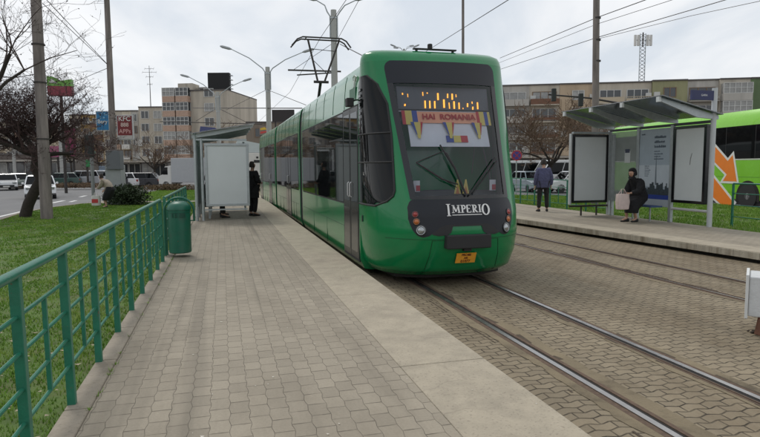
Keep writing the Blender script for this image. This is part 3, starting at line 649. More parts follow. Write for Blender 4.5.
# banner, drapes and sheet hang close behind the glass and follow its curve
fy = flat((.70, .58, .14), .8); fr = flat((.50, .04, .05), .8); fb = flat((.04, .08, .32), .8)
def inside(name, x0, x1, z0, z1, m, par, off=-.05, x0b=None, x1b=None, nx=14):
    x0b = x0 if x0b is None else x0b; x1b = x1 if x1b is None else x1b; L_ = lambda a, b, z: b+(a-b)*(z-z0)/(z1-z0)
    return patch(name, dens(z0, z1, 5), lambda z: L_(x0, x0b, z), lambda z: L_(x1, x1b, z), m, par, off, nx, thick=.004)
wsb = inside('white_sheet', -.66, .64, 1.87, 2.24, flat((.72, .74, .74), .7), tram, -.07)
for k, mm in enumerate((fb, fy, fr)): inside('stripe', -.10+k*.115, .015+k*.115, 1.93, 2.03, mm, wsb, -.055, nx=3)
bn = inside('fan_banner', -.50, .46, 2.215, 2.385, flat((.85, .42, .24), .8), tram, -.05)
pa, pb = SF(0, 2.24, -.03), SF(0, 2.37, -.03); tl = (pb-pa).normalized(); nn = xn.cross(tl); nn = -nn if nn.y > 0 else nn
BM = Matrix(((1, tl.x, nn.x, 0), (0, tl.y, nn.y, 0), (0, tl.z, nn.z, 0), (0, 0, 0, 1)))
for s_, x_ in (('HAI', -.33), ('ROMANIA', .13)): 
    c_ = SF(PH(x_, 2.30), 2.30, -.035); text(s_, .125, flat((.40, .015, .015), .7), bn, 'banner_lettering', Matrix.Translation(c_)@BM, .001, sx=1.0, bold=.004)
for x0, x1, mm in ((-.73, -.68, fr), (-.68, -.58, fy), (-.58, -.50, fb), (.46, .51, fr), (.51, .60, fy), (.60, .67, fb), (.67, .72, fy)): inside('drape', x0, x1, 2.19, 2.40, mm, tram, -.045, nx=2)
for x in (-.52, -.03, .44):
    q_ = inside('pennant', x-.06, x+.06, 1.98, 2.22, fy, tram, -.035, x-.015, x+.02, 3)
    inside('stripe', x-.10, x-.05, 2.03, 2.22, fb, q_, -.03, x-.03, x-.02, 2); inside('stripe', x+.05, x+.085, 2.03, 2.22, fr, q_, -.03, x+.03, x+.035, 2)
for x in (.02, .15):
    q_ = MB().add([(x-.055, .42, 1.15), (x+.055, .42, 1.15), (x+.01, .42, 1.36), (x-.01, .42, 1.36)], [(0, 1, 2, 3)]).build('table_pennant', fy, tram)
    MB().add([(x-.03, .415, 1.15), (x+.03, .415, 1.15), (x, .415, 1.27)], [(0, 1, 2)]).build('stripe', flat((.6, .2, .05), .8), q_)
for sx in (-1, 1):
    q_ = MB().box((sx*.60, .46, 1.27), (.10, .006, .16)).build('window_sticker', M['white'], tram); MB().box((sx*.60+.02, .455, 1.24), (.06, .006, .08)).build('stripe', fr, q_)
# roof aerial bar
MB().b2((-.36, 1.3, 3.385), (.36, 1.36, 3.405)).b2((-.32, 1.31, 3.3), (-.29, 1.35, 3.395)).b2((.29, 1.31, 3.3), (.32, 1.35, 3.395)).build('roof_light_bar', M['rub'], tram)
MB().lathe([(.04, 3.405), (.04, 3.47), (.03, 3.48)], (-.08, 1.33, 0), 12).build('roof_aerial', M['rub'], tram)
# cab side windows (dark glass wrapping round the corner) both sides
def cabz(z): return float(np.interp(z, [1.0, 1.04, 1.2, 2.0, 2.5, 2.8, 2.93, 2.97], [.12, .17, .225, .245, .29, .345, .37, .375]))
for sx in (-1, 1):
    def outer(z): return -H2 if sx < 0 else H2
    def edge(z):
        if sx < 0: f = float(np.interp(z, [.98, 1.05, 1.15, 2.0, 2.5, 2.8, 2.93, 2.96], [.50, .68, .775, .80, .79, .68, .50, .36]))
        else: f = float(np.interp(z, [.98, 1.06, 1.25, 2.4, 2.75, 2.95], [.30, .38, .42, .42, .34, .15]))
        return sx*(H2-math.asin(min(1, f**(NE/2))))
    wo_ = patch('cab_side_window', dens(.98, 2.95, 30), outer, edge, M['glass'], tram, .006, 14, byphi=True)
    fm = MB()
    for z in (2.05, 1.62): 
        a, b = outer(z), edge(z); fm.tube([SF(a+(b-a)*i/8, z, .012) for i in range(9)], .014, 6)
    fm.tube([SF(edge(z), z, .008) for z in dens(.98, 2.94, 26)], .016, 6); fm.tube([SF(outer(1)*.999+(edge(.98)-outer(1))*i/6, .98, .008) for i in range(7)], .016, 6)
    a = 1.98; fm.tube([SF(sx*(H2-.28), z, .012) for z in dens(1.62, 2.05, 4)], .010, 6)
    fm.build('window_frame', M['rub'], wo_)
# side body sections
PROF = [(-1.00, -.10), (-1.13, -.08), (-1.19, .06), (-1.2, .3), (-1.2, 2.50), (-1.198, 2.54), (-1.185, 2.8), (-1.165, 3.0), (-1.13, 3.14), (-1.06, 3.21), (-.9, 3.24), (0, 3.26)]
PROF = PROF+[(-x, z) for x, z in PROF[-2::-1]]
def sect(name, y0, y1, dx=0, yaw=0, parent=tram):
    mb = MB(); mb.loft([[(x, y, z) for x, z in PROF] for y in (y0, y1)])
    return mb.build(name, M['greenside'], parent, smooth=True)
def side_windows(sec, y0, y1, sx, door=None, doors2=()):
    """glazing band with separate panes, thin joints; door leaves"""
    X = sx*1.2
    def slab(n, ya, yb, za, zb2, m, o=.006, th=.02, par=sec, bev=0):
        return MB().b2((X+sx*(o-th), ya, za), (X+sx*o, yb, zb2)).build(n, m, par, bevel=bev)
    spans = []; allD = sorted(doors2)
    cur = y0
    for (a, b) in allD:
        if a-cur > .3: spans.append((cur, a))
        cur = b
    if y1-cur > .3: spans.append((cur, y1))
    for a, b in spans:
        n = max(1, round((b-a)/1.35)); slab('window_band', a, b, .90, 2.53, M['rub'], .003)
        for i in range(n):
            p_, q_ = a+(b-a)*i/n+.012, a+(b-a)*(i+1)/n-.012; wn1 = slab('window', p_, q_, .93, 2.50, M['glass'], .008)
            if i % 2 == 0: slab('vent_bar', p_+.02, q_-.02, 2.05, 2.075, M['rub'], .014, .01, wn1)
        slab('seam', a, b, .50, .506, seam, .0025, .01); [slab('seam', y_, y_+.006, .0, .5, seam, .0025, .01) for y_ in (a+(b-a)*.33, a+(b-a)*.66)]
    for a, b in allD:
        slab('door_recess', a, b, .02, 2.55, M['rub'], .002)
        mid = (a+b)/2
        for p_, q_ in ((a+.015, mid-.008), (mid+.008, b-.015)):
            d_ = slab('door', p_, q_, .06, 2.52, flat((.012, .014, .015), .3), .007, .02)
            slab('door_window', p_+.05, q_-.05, .98, 2.44, M['glass'], .010, .01, d_); slab('door_window', p_+.06, q_-.06, .16, .86, flat((.05, .05, .048), .12), .010, .01, d_)
            hy = (p_+.08) if p_ > mid else (q_-.08)
            MB().tube([(X+sx*.012, hy, 1.05), (X+sx*.04, hy, 1.07), (X+sx*.04, hy, 1.28), (X+sx*.012, hy, 1.30)], .010, 6).build('handle', flat((.6, .6, .6), .3), d_)
    for k in range(int((y1-y0)/1.1)+1):
        yy = y0+k*1.1
        if yy < y1:
            q = MB(); PP = [(sx*(x+.001), yy, z) for x, z in ((1.199, 2.56), (1.186, 2.8), (1.167, 3.0), (1.135, 3.12))]
            for a, b in zip(PP[:-1], PP[1:]): q.bar(a, b, .006, .004)
            q.build('panel_joint', seam, sec)
segs = [(1.5, 8.45, [(1.56, 2.75)]), (8.95, 15.7, [(11.0, 12.3)]), (16.2, 23.4, [(17.6, 18.8), (21.8, 23.0)])]
piv = [(0, 0, 0), (0, 8.7, .006), (-.045, 15.95, .024)]
holders = []
for k, (a, b, dd) in enumerate(segs):
    so_ = sect('body_section', a if k else 1.5, b)
    px, py, yaw = piv[k]; 
    so_.matrix_local = Matrix.Translation((px, py, 0))@Matrix.Rotation(yaw, 4, 'Z')@Matrix.Translation((0, -py, 0))
    for sx in (-1, 1): side_windows(so_, a+.25 if k else a+.05, b-.2, sx, None, dd)
    MB().b2((-.75, (a+b)/2-1.1, -.16), (.75, (a+b)/2+1.1, -.10)).build('bogie', M['dmetal'], so_)
    for wy in (-.8, .8):
        for wx in (-.5, .5): MB().lathe([(.27, -.05), (.30, -.04), (.30, .04), (.27, .05)], (wx, (a+b)/2+wy, .105), 24, 'x').build('wheel', M['dmetal'], so_)
for yc, dx in ((8.7, 0), (15.95, -.035)):
    mb = MB()
    for i in range(9):
        y_ = yc-.25+.5*i/8; k_ = .955 if i % 2 else .99
        mb.v += [(x*k_+dx, y_, 1.55+(z-1.55)*k_) for x, z in PROF]
    n = len(PROF)
    for i in range(8):
        for j in range(n): mb.f.append((i*n+j, i*n+(j+1) % n, (i+1)*n+(j+1) % n, (i+1)*n+j))
    mb.build('bellows', M['rub'], tram)
MB().prism([(-.95, 1.5), (-.85, .75), (-.45, .52), (.45, .52), (.85, .75), (.95, 1.5), (.95, 8.4), (-.95, 8.4)], -.09, -.02).build('underframe_shade', M['dark'], tram)  # near-black underframe slab, added to deepen the shade beneath the tram
for wx in (-.5, .5): MB().lathe([(.27, -.05), (.30, -.04), (.30, .04), (.27, .05)], (wx, 2.4, .105), 24, 'x').build('wheel', M['dmetal'], tram)
# camera pod, vents, small white mark on the flank
MB().tube([(-1.17, 1.62, 2.62), (-1.30, 1.60, 2.60)], .014, 6).box((-1.33, 1.60, 2.57), (.11, .16, .13)).build('side_camera', M['rub'], tram, bevel=.015)
mb = MB(); [mb.b2((-1.212, 1.36, 2.0+i*.09), (-1.195, 1.49, 2.04+i*.09)) for i in range(9)]; mb.build('vent_grille', M['blk'], tram)
LM = Matrix.Translation((-1.19, 1.95, 2.93))@Matrix(((0, 0, -1, 0), (-1, 0, 0, 0), (0, 1, 0, 0), (0, 0, 0, 1)))
mb = MB()
for (a, b) in (((0, .08), (.1, .10)), ((0, .08), (.02, .02)), ((.02, .02), (.10, .0)), ((.1, 0), (.08, -.08)), ((.08, -.08), (-.02, -.1)), ((.15, .1), (.13, -.1)), ((.15, .1), (.24, .06)), ((.24, .06), (.15, 0))):
    mb.bar(LM@Vector((*a, 0)), LM@Vector((*b, 0)), .02, .004)
mb.build('operator_mark', wl, tram)
MB().b2((-1.199, 1.75, 2.62), (-1.192, 2.2, 2.84)).build('dark_green_decal', flat((.01, .12, .05), .4), tram)  # plain darker green rectangle above the front door
MB().b2((-1.212, 1.30, .70), (-1.19, 1.33, .80)).build('door_button', M['rub'], tram)
# roof gear and pantograph
for a, b, h_ in ((3.2, 4.6, .22), (6.6, 8.0, .2), (9.6, 11.4, .24), (17, 19, .24)): MB().b2((-.72, a, 3.24), (.72, b, 3.24+h_)).build('roof_unit', flat((.30, .33, .33), .6), tram, bevel=.03)
yp = 12.2
pg = MB().b2((-.45, yp-.5, 3.26), (.45, yp+1.4, 3.36)).build('pantograph_base', M['dmetal'], tram)
MB().tube([(0, yp+1.2, 3.38), (0, yp+.1, 4.45)], .05, 8).tube([(-.25, yp, 4.42), (.25, yp, 4.42)], .045, 8).build('pantograph_arm', M['dmetal'], tram)
MB().tube([(-.12, yp, 4.45), (-.42, yp, 5.78)], .035, 6).tube([(.12, yp, 4.45), (.62, yp, 5.78)], .035, 6).tube([(-.36, yp, 5.5), (.50, yp, 5.45)], .012, 5).tube([(-.3, yp+.1, 5.2), (.2, yp, 4.7)], .01, 4).build('pantograph_arm', M['dmetal'], tram)
ph_ = MB()
for dy in (-.18, .18): ph_.tube([(-.98, yp+dy, 5.55), (-.80, yp+dy, 5.76), (-.62, yp+dy, 5.84), (.68, yp+dy, 5.84), (.84, yp+dy, 5.76), (1.0, yp+dy, 5.55)], .026, 6)
ph_.tube([(-.5, yp-.2, 5.83), (-.5, yp+.2, 5.83)], .022, 6).tube([(.62, yp-.2, 5.83), (.62, yp+.2, 5.83)], .022, 6).build('contact_strip', M['dmetal'], tram)
# ================================================================ RAILINGS, BIN
def railing(name, label, s_list, tfun, zb, ztop, rails, group, thick=(), mid=True, pw=.05, hr=.026, lean=0):
    s0 = s_list[0]; ln = lambda z: -lean*max(0, z)/ztop
    o = thing(name, label, 'railing', TS(tfun(s0), s0, 0), TH, group); o_t = tfun(s0)
    MB().tube([(tfun(s)-o_t+ln(ztop), s-s0, ztop) for s in s_list], hr, 12).build('handrail', M['greenm'], o, smooth=True)
    for z in rails:
        MB().tube([(tfun(s)-o_t+ln(z)+.002*math.sin(s*3+z*9), s-s0, z+.003*math.sin(s*2.3+z*20)) for s in s_list], .0115, 8).build('rail', M['greenm'], o, smooth=True)
    for i, s in enumerate(s_list):
        w_ = pw*1.9 if i in thick else pw; t_ = tfun(s)-o_t
        MB().prism([(t_-pw/2, zb), (t_+pw/2, zb), (t_+pw/2+ln(1)*ztop, ztop-.01), (t_-pw/2+ln(1)*ztop, ztop-.01)], s-s0-w_/2, s-s0+w_/2, 'xz').build('post', M['greenm'], o, bevel=.004)
        if mid and i < len(s_list)-1:
            sm_ = (s+s_list[i+1])/2; t_ = tfun(sm_)-o_t
            MB().bar((t_+ln(rails[0]), sm_-s0, rails[0]), (t_+ln(rails[-1]), sm_-s0, rails[-1]), .024, .024).build('baluster', M['greenm'], o)
    return o
railing('railing', 'green steel railing along the left edge of the near platform', [1.46, 2.34, 3.22, 4.10, 4.97, 5.85, 6.72, 7.60, 8.47, 9.35, 10.15], lambda s: -1.0, -.06, 1.03, (.27, .45, .63, .82), 'green steel railings', thick=(10,), lean=.012)
railing('railing', 'green steel railing between the litter bin and the near shelter', [10.9+i*.88 for i in range(8)], lambda s: -1.0, -.06, 1.03, (.27, .45, .63, .82), 'green steel railings', lean=.012)
railing('railing', 'green railing behind the far platform at the right edge of the picture', [12.14-i*1.3 for i in range(9)], lambda s: 12.78, -.08, 1.06, (.2, .5, .8), 'green steel railings', mid=False, pw=.045, hr=.022)
railing('railing', 'green railing behind the man in the blue jacket', [16.4+i*1.15 for i in range(8)], lambda s: 12.15, -.08, 1.02, (.15, .45, .75), 'green steel railings', mid=True, pw=.045, hr=.02)
bin_ = thing('litter_bin', 'green domed litter bin hung on the railing of the near platform', 'litter bin', TS(-.76, 10.75, 0), TH)
bb = MB().lathe([(.175, .07), (.19, .085), (.19, .78), (.198, .785), (.198, .80), (.19, .805), (.19, .83)], n=36).build('bin_body', M['greenbin'], bin_, smooth=True)
MB().lathe([(.205, .83), (.205, .86), (.19, .91), (.15, .95), (.08, .975), (.01, .98)], n=36).build('lid', M['greenbin'], bin_, smooth=True)
MB().tube([(-.25, 0, 0.02), (-.25, 0, .80)]+[(-.25*math.cos(a), 0, .80+.24*math.sin(a)) for a in dens(.1, PI-.1, 16)]+[(.25, 0, .80), (.25, 0, .62)], .020, 10).tube([(-.25, 0, .3), (-.18, 0, .3)], .012, 6).tube([(.25, 0, .63), (.18, 0, .63)], .012, 6).build('hoop_frame', M['greenbin'], bin_, smooth=True)
mb = MB()
for i in range(9):
    a = -H2+(-.55+i*.1375)
    if i in (1, 4): continue
    mb.box((.196*math.cos(a), .196*math.sin(a), .735), (.022, .012, .07), rz=a+H2)
mb.build('embossed_band', flat((.008, .07, .045), .5), bb)
# ================================================================ SHELTERS
def lightbox(parent, x0, x1, z0, z1, along='x', pos=0, fm='galv', face=1, inner='dmetal'):
    """framed backlit-type poster case, x0..x1 along its width; along='x' spans x at y=pos, 'y' spans y at x=pos"""
    def B(a, b, c, d_, y0, y1):
        mb = MB()
        return mb.b2((a, pos+y0, c), (b, pos+y1, d_)) if along == 'x' else mb.b2((pos+y0, a, c), (pos+y1, b, d_))
    f = .075; mb = B(x0, x1, z0, z0+f, -.06, .06); 
    for (a, b, c, d_) in ((x0, x1, z1-f, z1), (x0, x0+f, z0+f, z1-f), (x1-f, x1, z0+f, z1-f)):
        q = B(a, b, c, d_, -.06, .06); mb.add(q.v, q.f)
    o = mb.build('poster_case', M[fm], parent, bevel=.006)
    B(x0+f, x1-f, z0+f, z1-f, -.035, .035).build('poster_face', M['frost'], o)
    return o
# near shelter: local x across (0 at rear wall), y along, z up
L = 4.1
sh = thing('tram_shelter', 'grey glass-roofed shelter on the near platform with a blank white poster case', 'shelter', TS(-.70, 17.9, 0), TH, 'tram stop shelters')
def tubep(p, q, r, name, m, par): return MB().tube([p, q], r, 14).build(name, m, par, smooth=True)
for y in (0, 1.37, 2.74, L): tubep((-.06, y, 0), (-.06, y, 2.55), .045, 'post', M['galv'], sh)
tubep((.12, 0, 0), (.12, 0, 2.42), .045, 'post', M['galv'], sh); tubep((1.47, L, 0), (1.47, L, 2.5), .04, 'post', M['galv'], sh)
for y in (0, 1.37, 2.74, L):
    MB().prism([(-.14, 2.42), (-.14, 2.52), (1.60, 2.83), (1.62, 2.76), (.5, 2.52)], y-.03, y+.03, 'xz').build('roof_rib', M['galv'], sh)
MB().prism([(-.16, 2.54), (-.16, 2.56), (1.66, 2.88), (1.66, 2.86)], -.22, L+.2, 'xz').build('roof_pane', M['roofglass'], sh)
MB().b2((-.1, -.03, 2.36), (1.42, .03, 2.41)).build('cross_beam', M['galv'], sh); MB().b2((-.09, 0, 2.36), (-.03, L, 2.42)).build('rear_beam', M['galv'], sh)
lightbox(sh, .20, 1.47, .42, 2.28, 'x', 0.0)
MB().b2((.12, -.02, .30), (1.40, .02, .34)).build('lower_rail', M['galv'], sh)
for k in range(3):
    MB().b2((-.07, k*1.37+.06, .35), (-.055, (k+1)*1.37-.06, 2.3)).build('wall_pane', M['clearglass'], sh)
MB().b2((.1, L-.01, .35), (1.4, L+.01, 2.3)).build('wall_pane', M['clearglass'], sh)
bs = MB().b2((.10, .5, .42), (.46, 3.6, .46)).build('bench_seat', M['bench'], sh, bevel=.01)
for y in (.7, 2.0, 3.4): MB().b2((.25, y-.03, 0), (.31, y+.03, .42)).build('bench_leg', M['galv'], sh)
ds = MB().prism([(0, 2.60), (.05, 2.9), (.5, 2.86), (.75, 2.72), (.6, 2.68)], L*.45, L*.45+.06, 'xz').build('roof_plaque', flat((.05, .06, .16), .4), sh)
# far shelter: local x towards the track is negative; wall at x=0
L2 = 3.95
s2 = thing('tram_shelter', 'grey glass-roofed shelter on the far platform with black framed poster cases and a city poster', 'shelter', TS(11.70, 11.78, 0), TH, 'tram stop shelters')
tubep((.0, 0, 0), (.0, 0, 3.42), .062, 'sign_post', flat((.46, .48, .49), .4), s2)
YB = [0, 1.32, 2.64, L2]
for y in YB[1:]: MB().b2((-.045, y-.05, 0), (.045, y+.05, 2.62)).build('post', M['galv'], s2, bevel=.01)
MB().b2((-.10, L2-.28, 0), (.0, L2-.2, 2.5)).build('post', M['galv'], s2, bevel=.01)
for y in YB:
    rib = MB().prism([(.12, 2.66), (.12, 2.75), (-1.55, 3.14), (-1.62, 3.14), (-1.62, 3.07), (-.5, 2.70)], y-.032, y+.032, 'xz').build('roof_rib', M['galv'], s2)
    MB().b2((-1.66, y-.05, 3.05), (-1.60, y+.05, 3.17)).build('rib_cap', flat((.6, .62, .62), .4), rib)
for k in range(3):
    MB().prism([(.14, 2.765), (.14, 2.785), (-1.64, 3.20), (-1.64, 3.18)], YB[k]-(.15 if k == 0 else -.01), YB[k+1]+(.15 if k == 2 else -.01), 'xz').build('roof_pane', M['roofglass'], s2)
MB().b2((-.03, .06, 2.58), (.03, L2, 2.65)).build('wall_beam', flat((.06, .065, .07), .4), s2)
pc_ = lightbox(s2, .14, 1.24, .55, 2.56, 'y', 0, 'blk')
MB().tube([(-.038, .60, 1.85), (-.038, .64, 1.72), (-.038, .66, 1.55)], [.006, .012, .008], 5).build('scuff_mark', flat((.25, .26, .26), .7), pc_)
MB().tube([(0, .06, .38), (0, 1.30, .38)], .035, 10).build('lower_rail', flat((.5, .5, .49), .4), s2, smooth=True)
# city poster in the middle bay (two-tone sheet, tower, skyline, blue strip, illegible lines of text as thin strokes)
po = MB().b2((-.012, 1.38, .40), (.012, 2.58, 2.56)).build('city_poster', flat((.36, .42, .48), .35), s2)
MB().b2((-.017, 1.38, .95), (-.013, 2.58, 1.55)).build('poster_horizon', flat((.50, .55, .60), .35), po)
MB().b2((-.019, 1.38, .60), (-.013, 2.58, .72)).build('poster_strip', flat((.02, .05, .28), .35), po)
MB().b2((-.018, 1.38, .41), (-.013, 2.58, .598)).build('poster_strip', flat((.42, .46, .50), .35), po)
tw = MB(); y_ = 1.40
while y_ < 2.56:
    h_ = random.uniform(.86, 1.08); wd = random.uniform(.03, .09); tw.b2((-.021, y_, .722), (-.0175, min(y_+wd, 2.57), h_)); y_ += wd
tw.build('poster_skyline', flat((.035, .05, .06), .5, var=.6, scale=25), po)
MB().prism([(1.86, 1.0), (1.92, 1.0), (1.905, 1.6), (1.893, 1.85), (1.885, 1.6)], -.022, -.018, 'yz').build('poster_tower', flat((.16, .19, .22), .5), po)
tk = flat((.10, .13, .17), .5); tx = MB()
def words(ya, z, n, h_, lo=.05, hi=.12):
    y_ = ya
    for _ in range(n):
        w_ = random.uniform(lo, hi); x_ = y_
        while x_ > y_-w_: tx.b2((-.0235, x_-h_*.5, z-h_*.5), (-.0185, x_, z+h_*random.choice((.3, .5, .75)))); x_ -= h_*.8
        y_ -= w_+h_*.9
for i in range(3): words(1.98, 2.32-i*.13, 1, .055, .36, .42)
for i in range(4): words(1.98, 1.93-i*.07, 3, .018)
for i in range(6): words(2.34, 1.52-i*.055, 2, .014)
words(2.5, 2.42, 1, .03, .12, .14)
tx.build('poster_lettering', tk, po)
MB().b2((-.008, 2.66, .45), (.008, L2-.06, 2.56)).build('wall_pane', M['frosted'], s2)
nt_ = MB().b2((-.02, 2.98, 1.62), (-.01, 3.22, 1.98)).build('notice', flat((.55, .57, .57), .6), s2)
MB().b2((-.024, 3.0, 1.92), (-.0205, 3.2, 2.03)).build('notice_header', flat((.05, .06, .1), .6), nt_)
# end wall towards the back: big black framed case across
def lb_x(): 
    o = lightbox(s2, -1.36, -.10, .40, 2.50, 'x', L2-.02, 'blk'); return o
lb_x()
MB().b2((-1.42, L2-.05, .35), (-1.365, L2+.05, 2.52)).build('post', flat((.5, .52, .52), .4), s2, bevel=.008)
MB().b2((-1.33, L2-.05, 2.52), (-.06, L2+.05, 2.58)).build('case_top', M['galv'], s2)
MB().tube([(-1.40, L2, .30), (-.05, L2, .30)], .03, 8).build('lower_rail', M['dmetal'], s2); MB().b2((-1.0, L2-.02, 0), (-.96, L2+.02, .30)).build('rail_leg', M['dmetal'], s2); MB().b2((-.45, L2-.02, 0), (-.41, L2+.02, .30)).build('rail_leg', M['dmetal'], s2)
b2_ = MB().b2((-.52, 1.45, .40), (-.14, 2.65, .44)).build('bench_seat', flat((.05, .09, .22), .5), s2, bevel=.01)
for y in (1.7, 2.4): MB().tube([(-.33, y, 0), (-.33, y, .4)], .022, 8).build('bench_leg', M['galv'], s2)
# stop name board
sb = MB().b2((-.70, -.03, 3.12), (-.03, .03, 3.35)).build('name_board', flat((.012, .018, .085), .35), s2)
text('GARA', .07, M['white'], sb, 'name_lettering', Matrix.Translation((-.34, -.032, 3.235))@Matrix.Rotation(H2, 4, 'X'), .001)
# ================================================================ BUILDINGS
winglass = mat('window_glass', (.03, .035, .04), .06, var=.3, scale=.5, spec=.8)
curtain = mat('curtained_glass', (.28, .28, .27), .25, var=.25, scale=1.5)
wh_ac = flat((.50, .50, .48), .6)
wframe = flat((.52, .52, .50), .6)
def rough_wall(name, col, dirt=None): 
    if name not in M: M[name] = mat(name, col, .9, var=.16, scale=.5, bump=.3, bscale=4, dirt=dirt or tuple(c*.66 for c in col), dscale=.55, streak=True)
    return M[name]
def block(name, label, p0, p1, depth, z0, H, floors, bays, wall, cat='building', shop=True, fh=None, roofcol=None, group=None, side_windows_=0, sill=.9):
    """apartment block: facade from p0 to p1, storeys of bays (width share, kind, wall material, accent material)"""
    p0, p1 = Vector((*p0, 0)), Vector((*p1, 0)); d_ = p1-p0; L_ = d_.length; rz = math.atan2(d_.y, d_.x)
    o = thing(name, label, cat, (p0.x, p0.y, z0), rz, group)
    tot = sum(b[0] for b in bays); x = 0; g = 3.3 if shop else 0; fh = fh or (H-g-.5)/max(1, floors)
    for bw, kind, wm, am in bays:
        w_ = bw/tot*L_; x0, x1 = x, x+w_; x += w_; off = {'recess': .5}.get(kind, 0) + (0.0 if kind != 'plain' else -.12)
        wb = MB().b2((x0+.005, off, g if shop else 0), (x1-.005, depth, H)).build('wall', wm, o)
        MB().b2((x0, off-.14, H), (x1, depth+.1, H+.22)).build('parapet', roofcol or flat((.10, .09, .085), .8), o)
        for f in range(floors):
            zb = g+f*fh; zc = zb+sill; fw_ = off
            if kind in ('plain', 'balcony', 'recess'):
                nW = max(1, int(w_/3.6)) if kind == 'plain' else 1
                for i in range(nW):
                    cx = x0+w_*(i+.5)/nW; ww = min(1.75, w_/nW*.6) if kind == 'plain' else w_*.78; wh = 1.35 if kind == 'plain' else 1.75
                    zz0 = zc if kind == 'plain' else zb+.35
                    dk_ = random.random() < .7
                    fr_ = MB(); fr_.b2((cx-ww/2, fw_-.03, zz0), (cx+ww/2, fw_+.02, zz0+wh))
                    W_ = fr_.build('window', winglass if dk_ else curtain, o); fm_ = MB()
                    for xx in (cx-ww/2, cx+ww/2): fm_.b2((xx-.06, fw_-.09, zz0-.05), (xx+.06, fw_-.032, zz0+wh+.05))
                    n_ = 2 if ww < 2 else 3
                    for k_ in range(1, n_): fm_.b2((cx-ww/2+ww*k_/n_-.05, fw_-.09, zz0), (cx-ww/2+ww*k_/n_+.05, fw_-.032, zz0+wh))
                    fm_.b2((cx-ww/2-.06, fw_-.095, zz0-.08), (cx+ww/2+.06, fw_-.033, zz0)); fm_.b2((cx-ww/2-.06, fw_-.095, zz0+wh), (cx+ww/2+.06, fw_-.033, zz0+wh+.08))
                    fm_.build('frame', wframe if random.random() < .7 else flat((.2, .13, .08), .7), W_)
            if kind in ('plain', 'balcony') and random.random() < .45:
                ax_ = x0+w_*random.choice((.12, .88)); MB().b2((ax_-.42, off-.36, zc+random.choice((-.5, .2))), (ax_+.42, off-.003, zc+.75)).build('air_conditioner', wh_ac, o)
            if kind in ('balcony', 'recess'):
                B_ = MB().b2((x0+.15, off-1.15, zb-.08), (x1-.15, off-.005, zb+.08)).build('balcony', wm if kind == 'balcony' else am, o); q = MB()
                if random.random() < .55:
                    q.b2((x0+.15, off-1.15, zb+.08), (x1-.15, off-1.07, zb+.95)); q.b2((x0+.15, off-1.07, zb+.08), (x0+.22, off-.01, zb+.95)); q.b2((x1-.22, off-1.07, zb+.08), (x1-.15, off-.01, zb+.95))
                    q.build('parapet', am, B_)
                else:
                    n_ = int((w_-.3)/.3)
                    for k_ in range(n_+1): q.b2((x0+.15+(w_-.3)*k_/n_-.025, off-1.14, zb+.08), (x0+.15+(w_-.3)*k_/n_+.025, off-1.1, zb+.9))
                    q.b2((x0+.15, off-1.16, zb+.9), (x1-.15, off-1.08, zb+.97)); q.b2((x0+.15, off-1.13, zb+.3), (x1-.15, off-1.11, zb+.7))
                    q.build('balustrade', am, B_)
            if kind == 'glazed':
                B_ = MB().b2((x0+.12, off-1.15, zb-.08), (x1-.12, off-.005, zb+.98)).build('balcony', am, o)
                gl_ = MB().b2((x0+.2, off-1.08, zb+.98), (x1-.2, off-.01, zb+fh-.12)).build('glazing', winglass if random.random() < .6 else curtain, B_); q = MB(); n_ = max(3, int(w_/.85))
                for k_ in range(n_+1): q.b2((x0+.14+(w_-.28)*k_/n_-.05, off-1.15, zb+.98), (x0+.14+(w_-.28)*k_/n_+.05, off-1.082, zb+fh-.12))
                for zz in (zb+.99, zb+1.75, zb+fh-.2): q.b2((x0+.14, off-1.16, zz), (x1-.14, off-1.083, zz+.08))
                q.build('frame', wframe, gl_)
    if shop:
        MB().b2((0, .25, 0), (L_, depth, g-.005)).build('shop_wall', flat((.14, .13, .12), .8), o)
        cn = MB().b2((-.2, -1.7, g-.35), (L_+.2, .24, g-.08)).build('canopy', flat((.34, .31, .27), .8, var=.2), o)
        n_ = int(L_/2.4)
        for k_ in range(n_):
            a, b = L_*k_/n_+.12, L_*(k_+1)/n_-.12
            W_ = MB().b2((a, .18, .35), (b, .245, 2.7)).build('shop_window', winglass if random.random() < .75 else curtain, o)
            q = MB(); [q.b2((xx-.05, .12, .05), (xx+.05, .178, 2.75)) for xx in (a, (a+b)/2, b)]; q.b2((a, .12, 2.68), (b, .178, 2.85)); q.b2((a, .12, .05), (b, .178, .34)).build('frame', wframe if random.random() < .6 else flat((.2, .2, .22), .5), W_)
    return o
def P2(u, Y): p = AT(u, 165, Y); return (p.x, p.y)
tan, tan2, olive = rough_wall('tan_render', (.43, .335, .235)), rough_wall('beige_panel', (.45, .405, .335)), rough_wall('olive_render', (.27, .265, .15))
greyw, greenw, cream = rough_wall('grey_panel', (.42, .40, .365)), rough_wall('green_render', (.14, .20, .10)), rough_wall('cream_render', (.56, .50, .40))
ochre, brick = rough_wall('ochre_render', (.42, .28, .10)), flat((.42, .29, .22), .85, var=.25)
wh, br = flat((.58, .57, .54), .7), flat((.16, .08, .05), .8)
block('apartment_block', 'five-storey tan apartment block with balconies behind the far shelter', P2(455, 96), P2(649, 91.5), 12, -.15, 14.5, 4,
      [(26, 'plain', tan, wh), (18, 'balcony', greyw, br), (31, 'balcony', greyw, greyw), (30, 'balcony', tan2, br), (36, 'plain', tan, wh), (26, 'balcony', tan2, flat((.45, .38, .28), .8)), (26, 'balcony', tan2, flat((.45, .38, .28), .8))], tan, sill=.8)
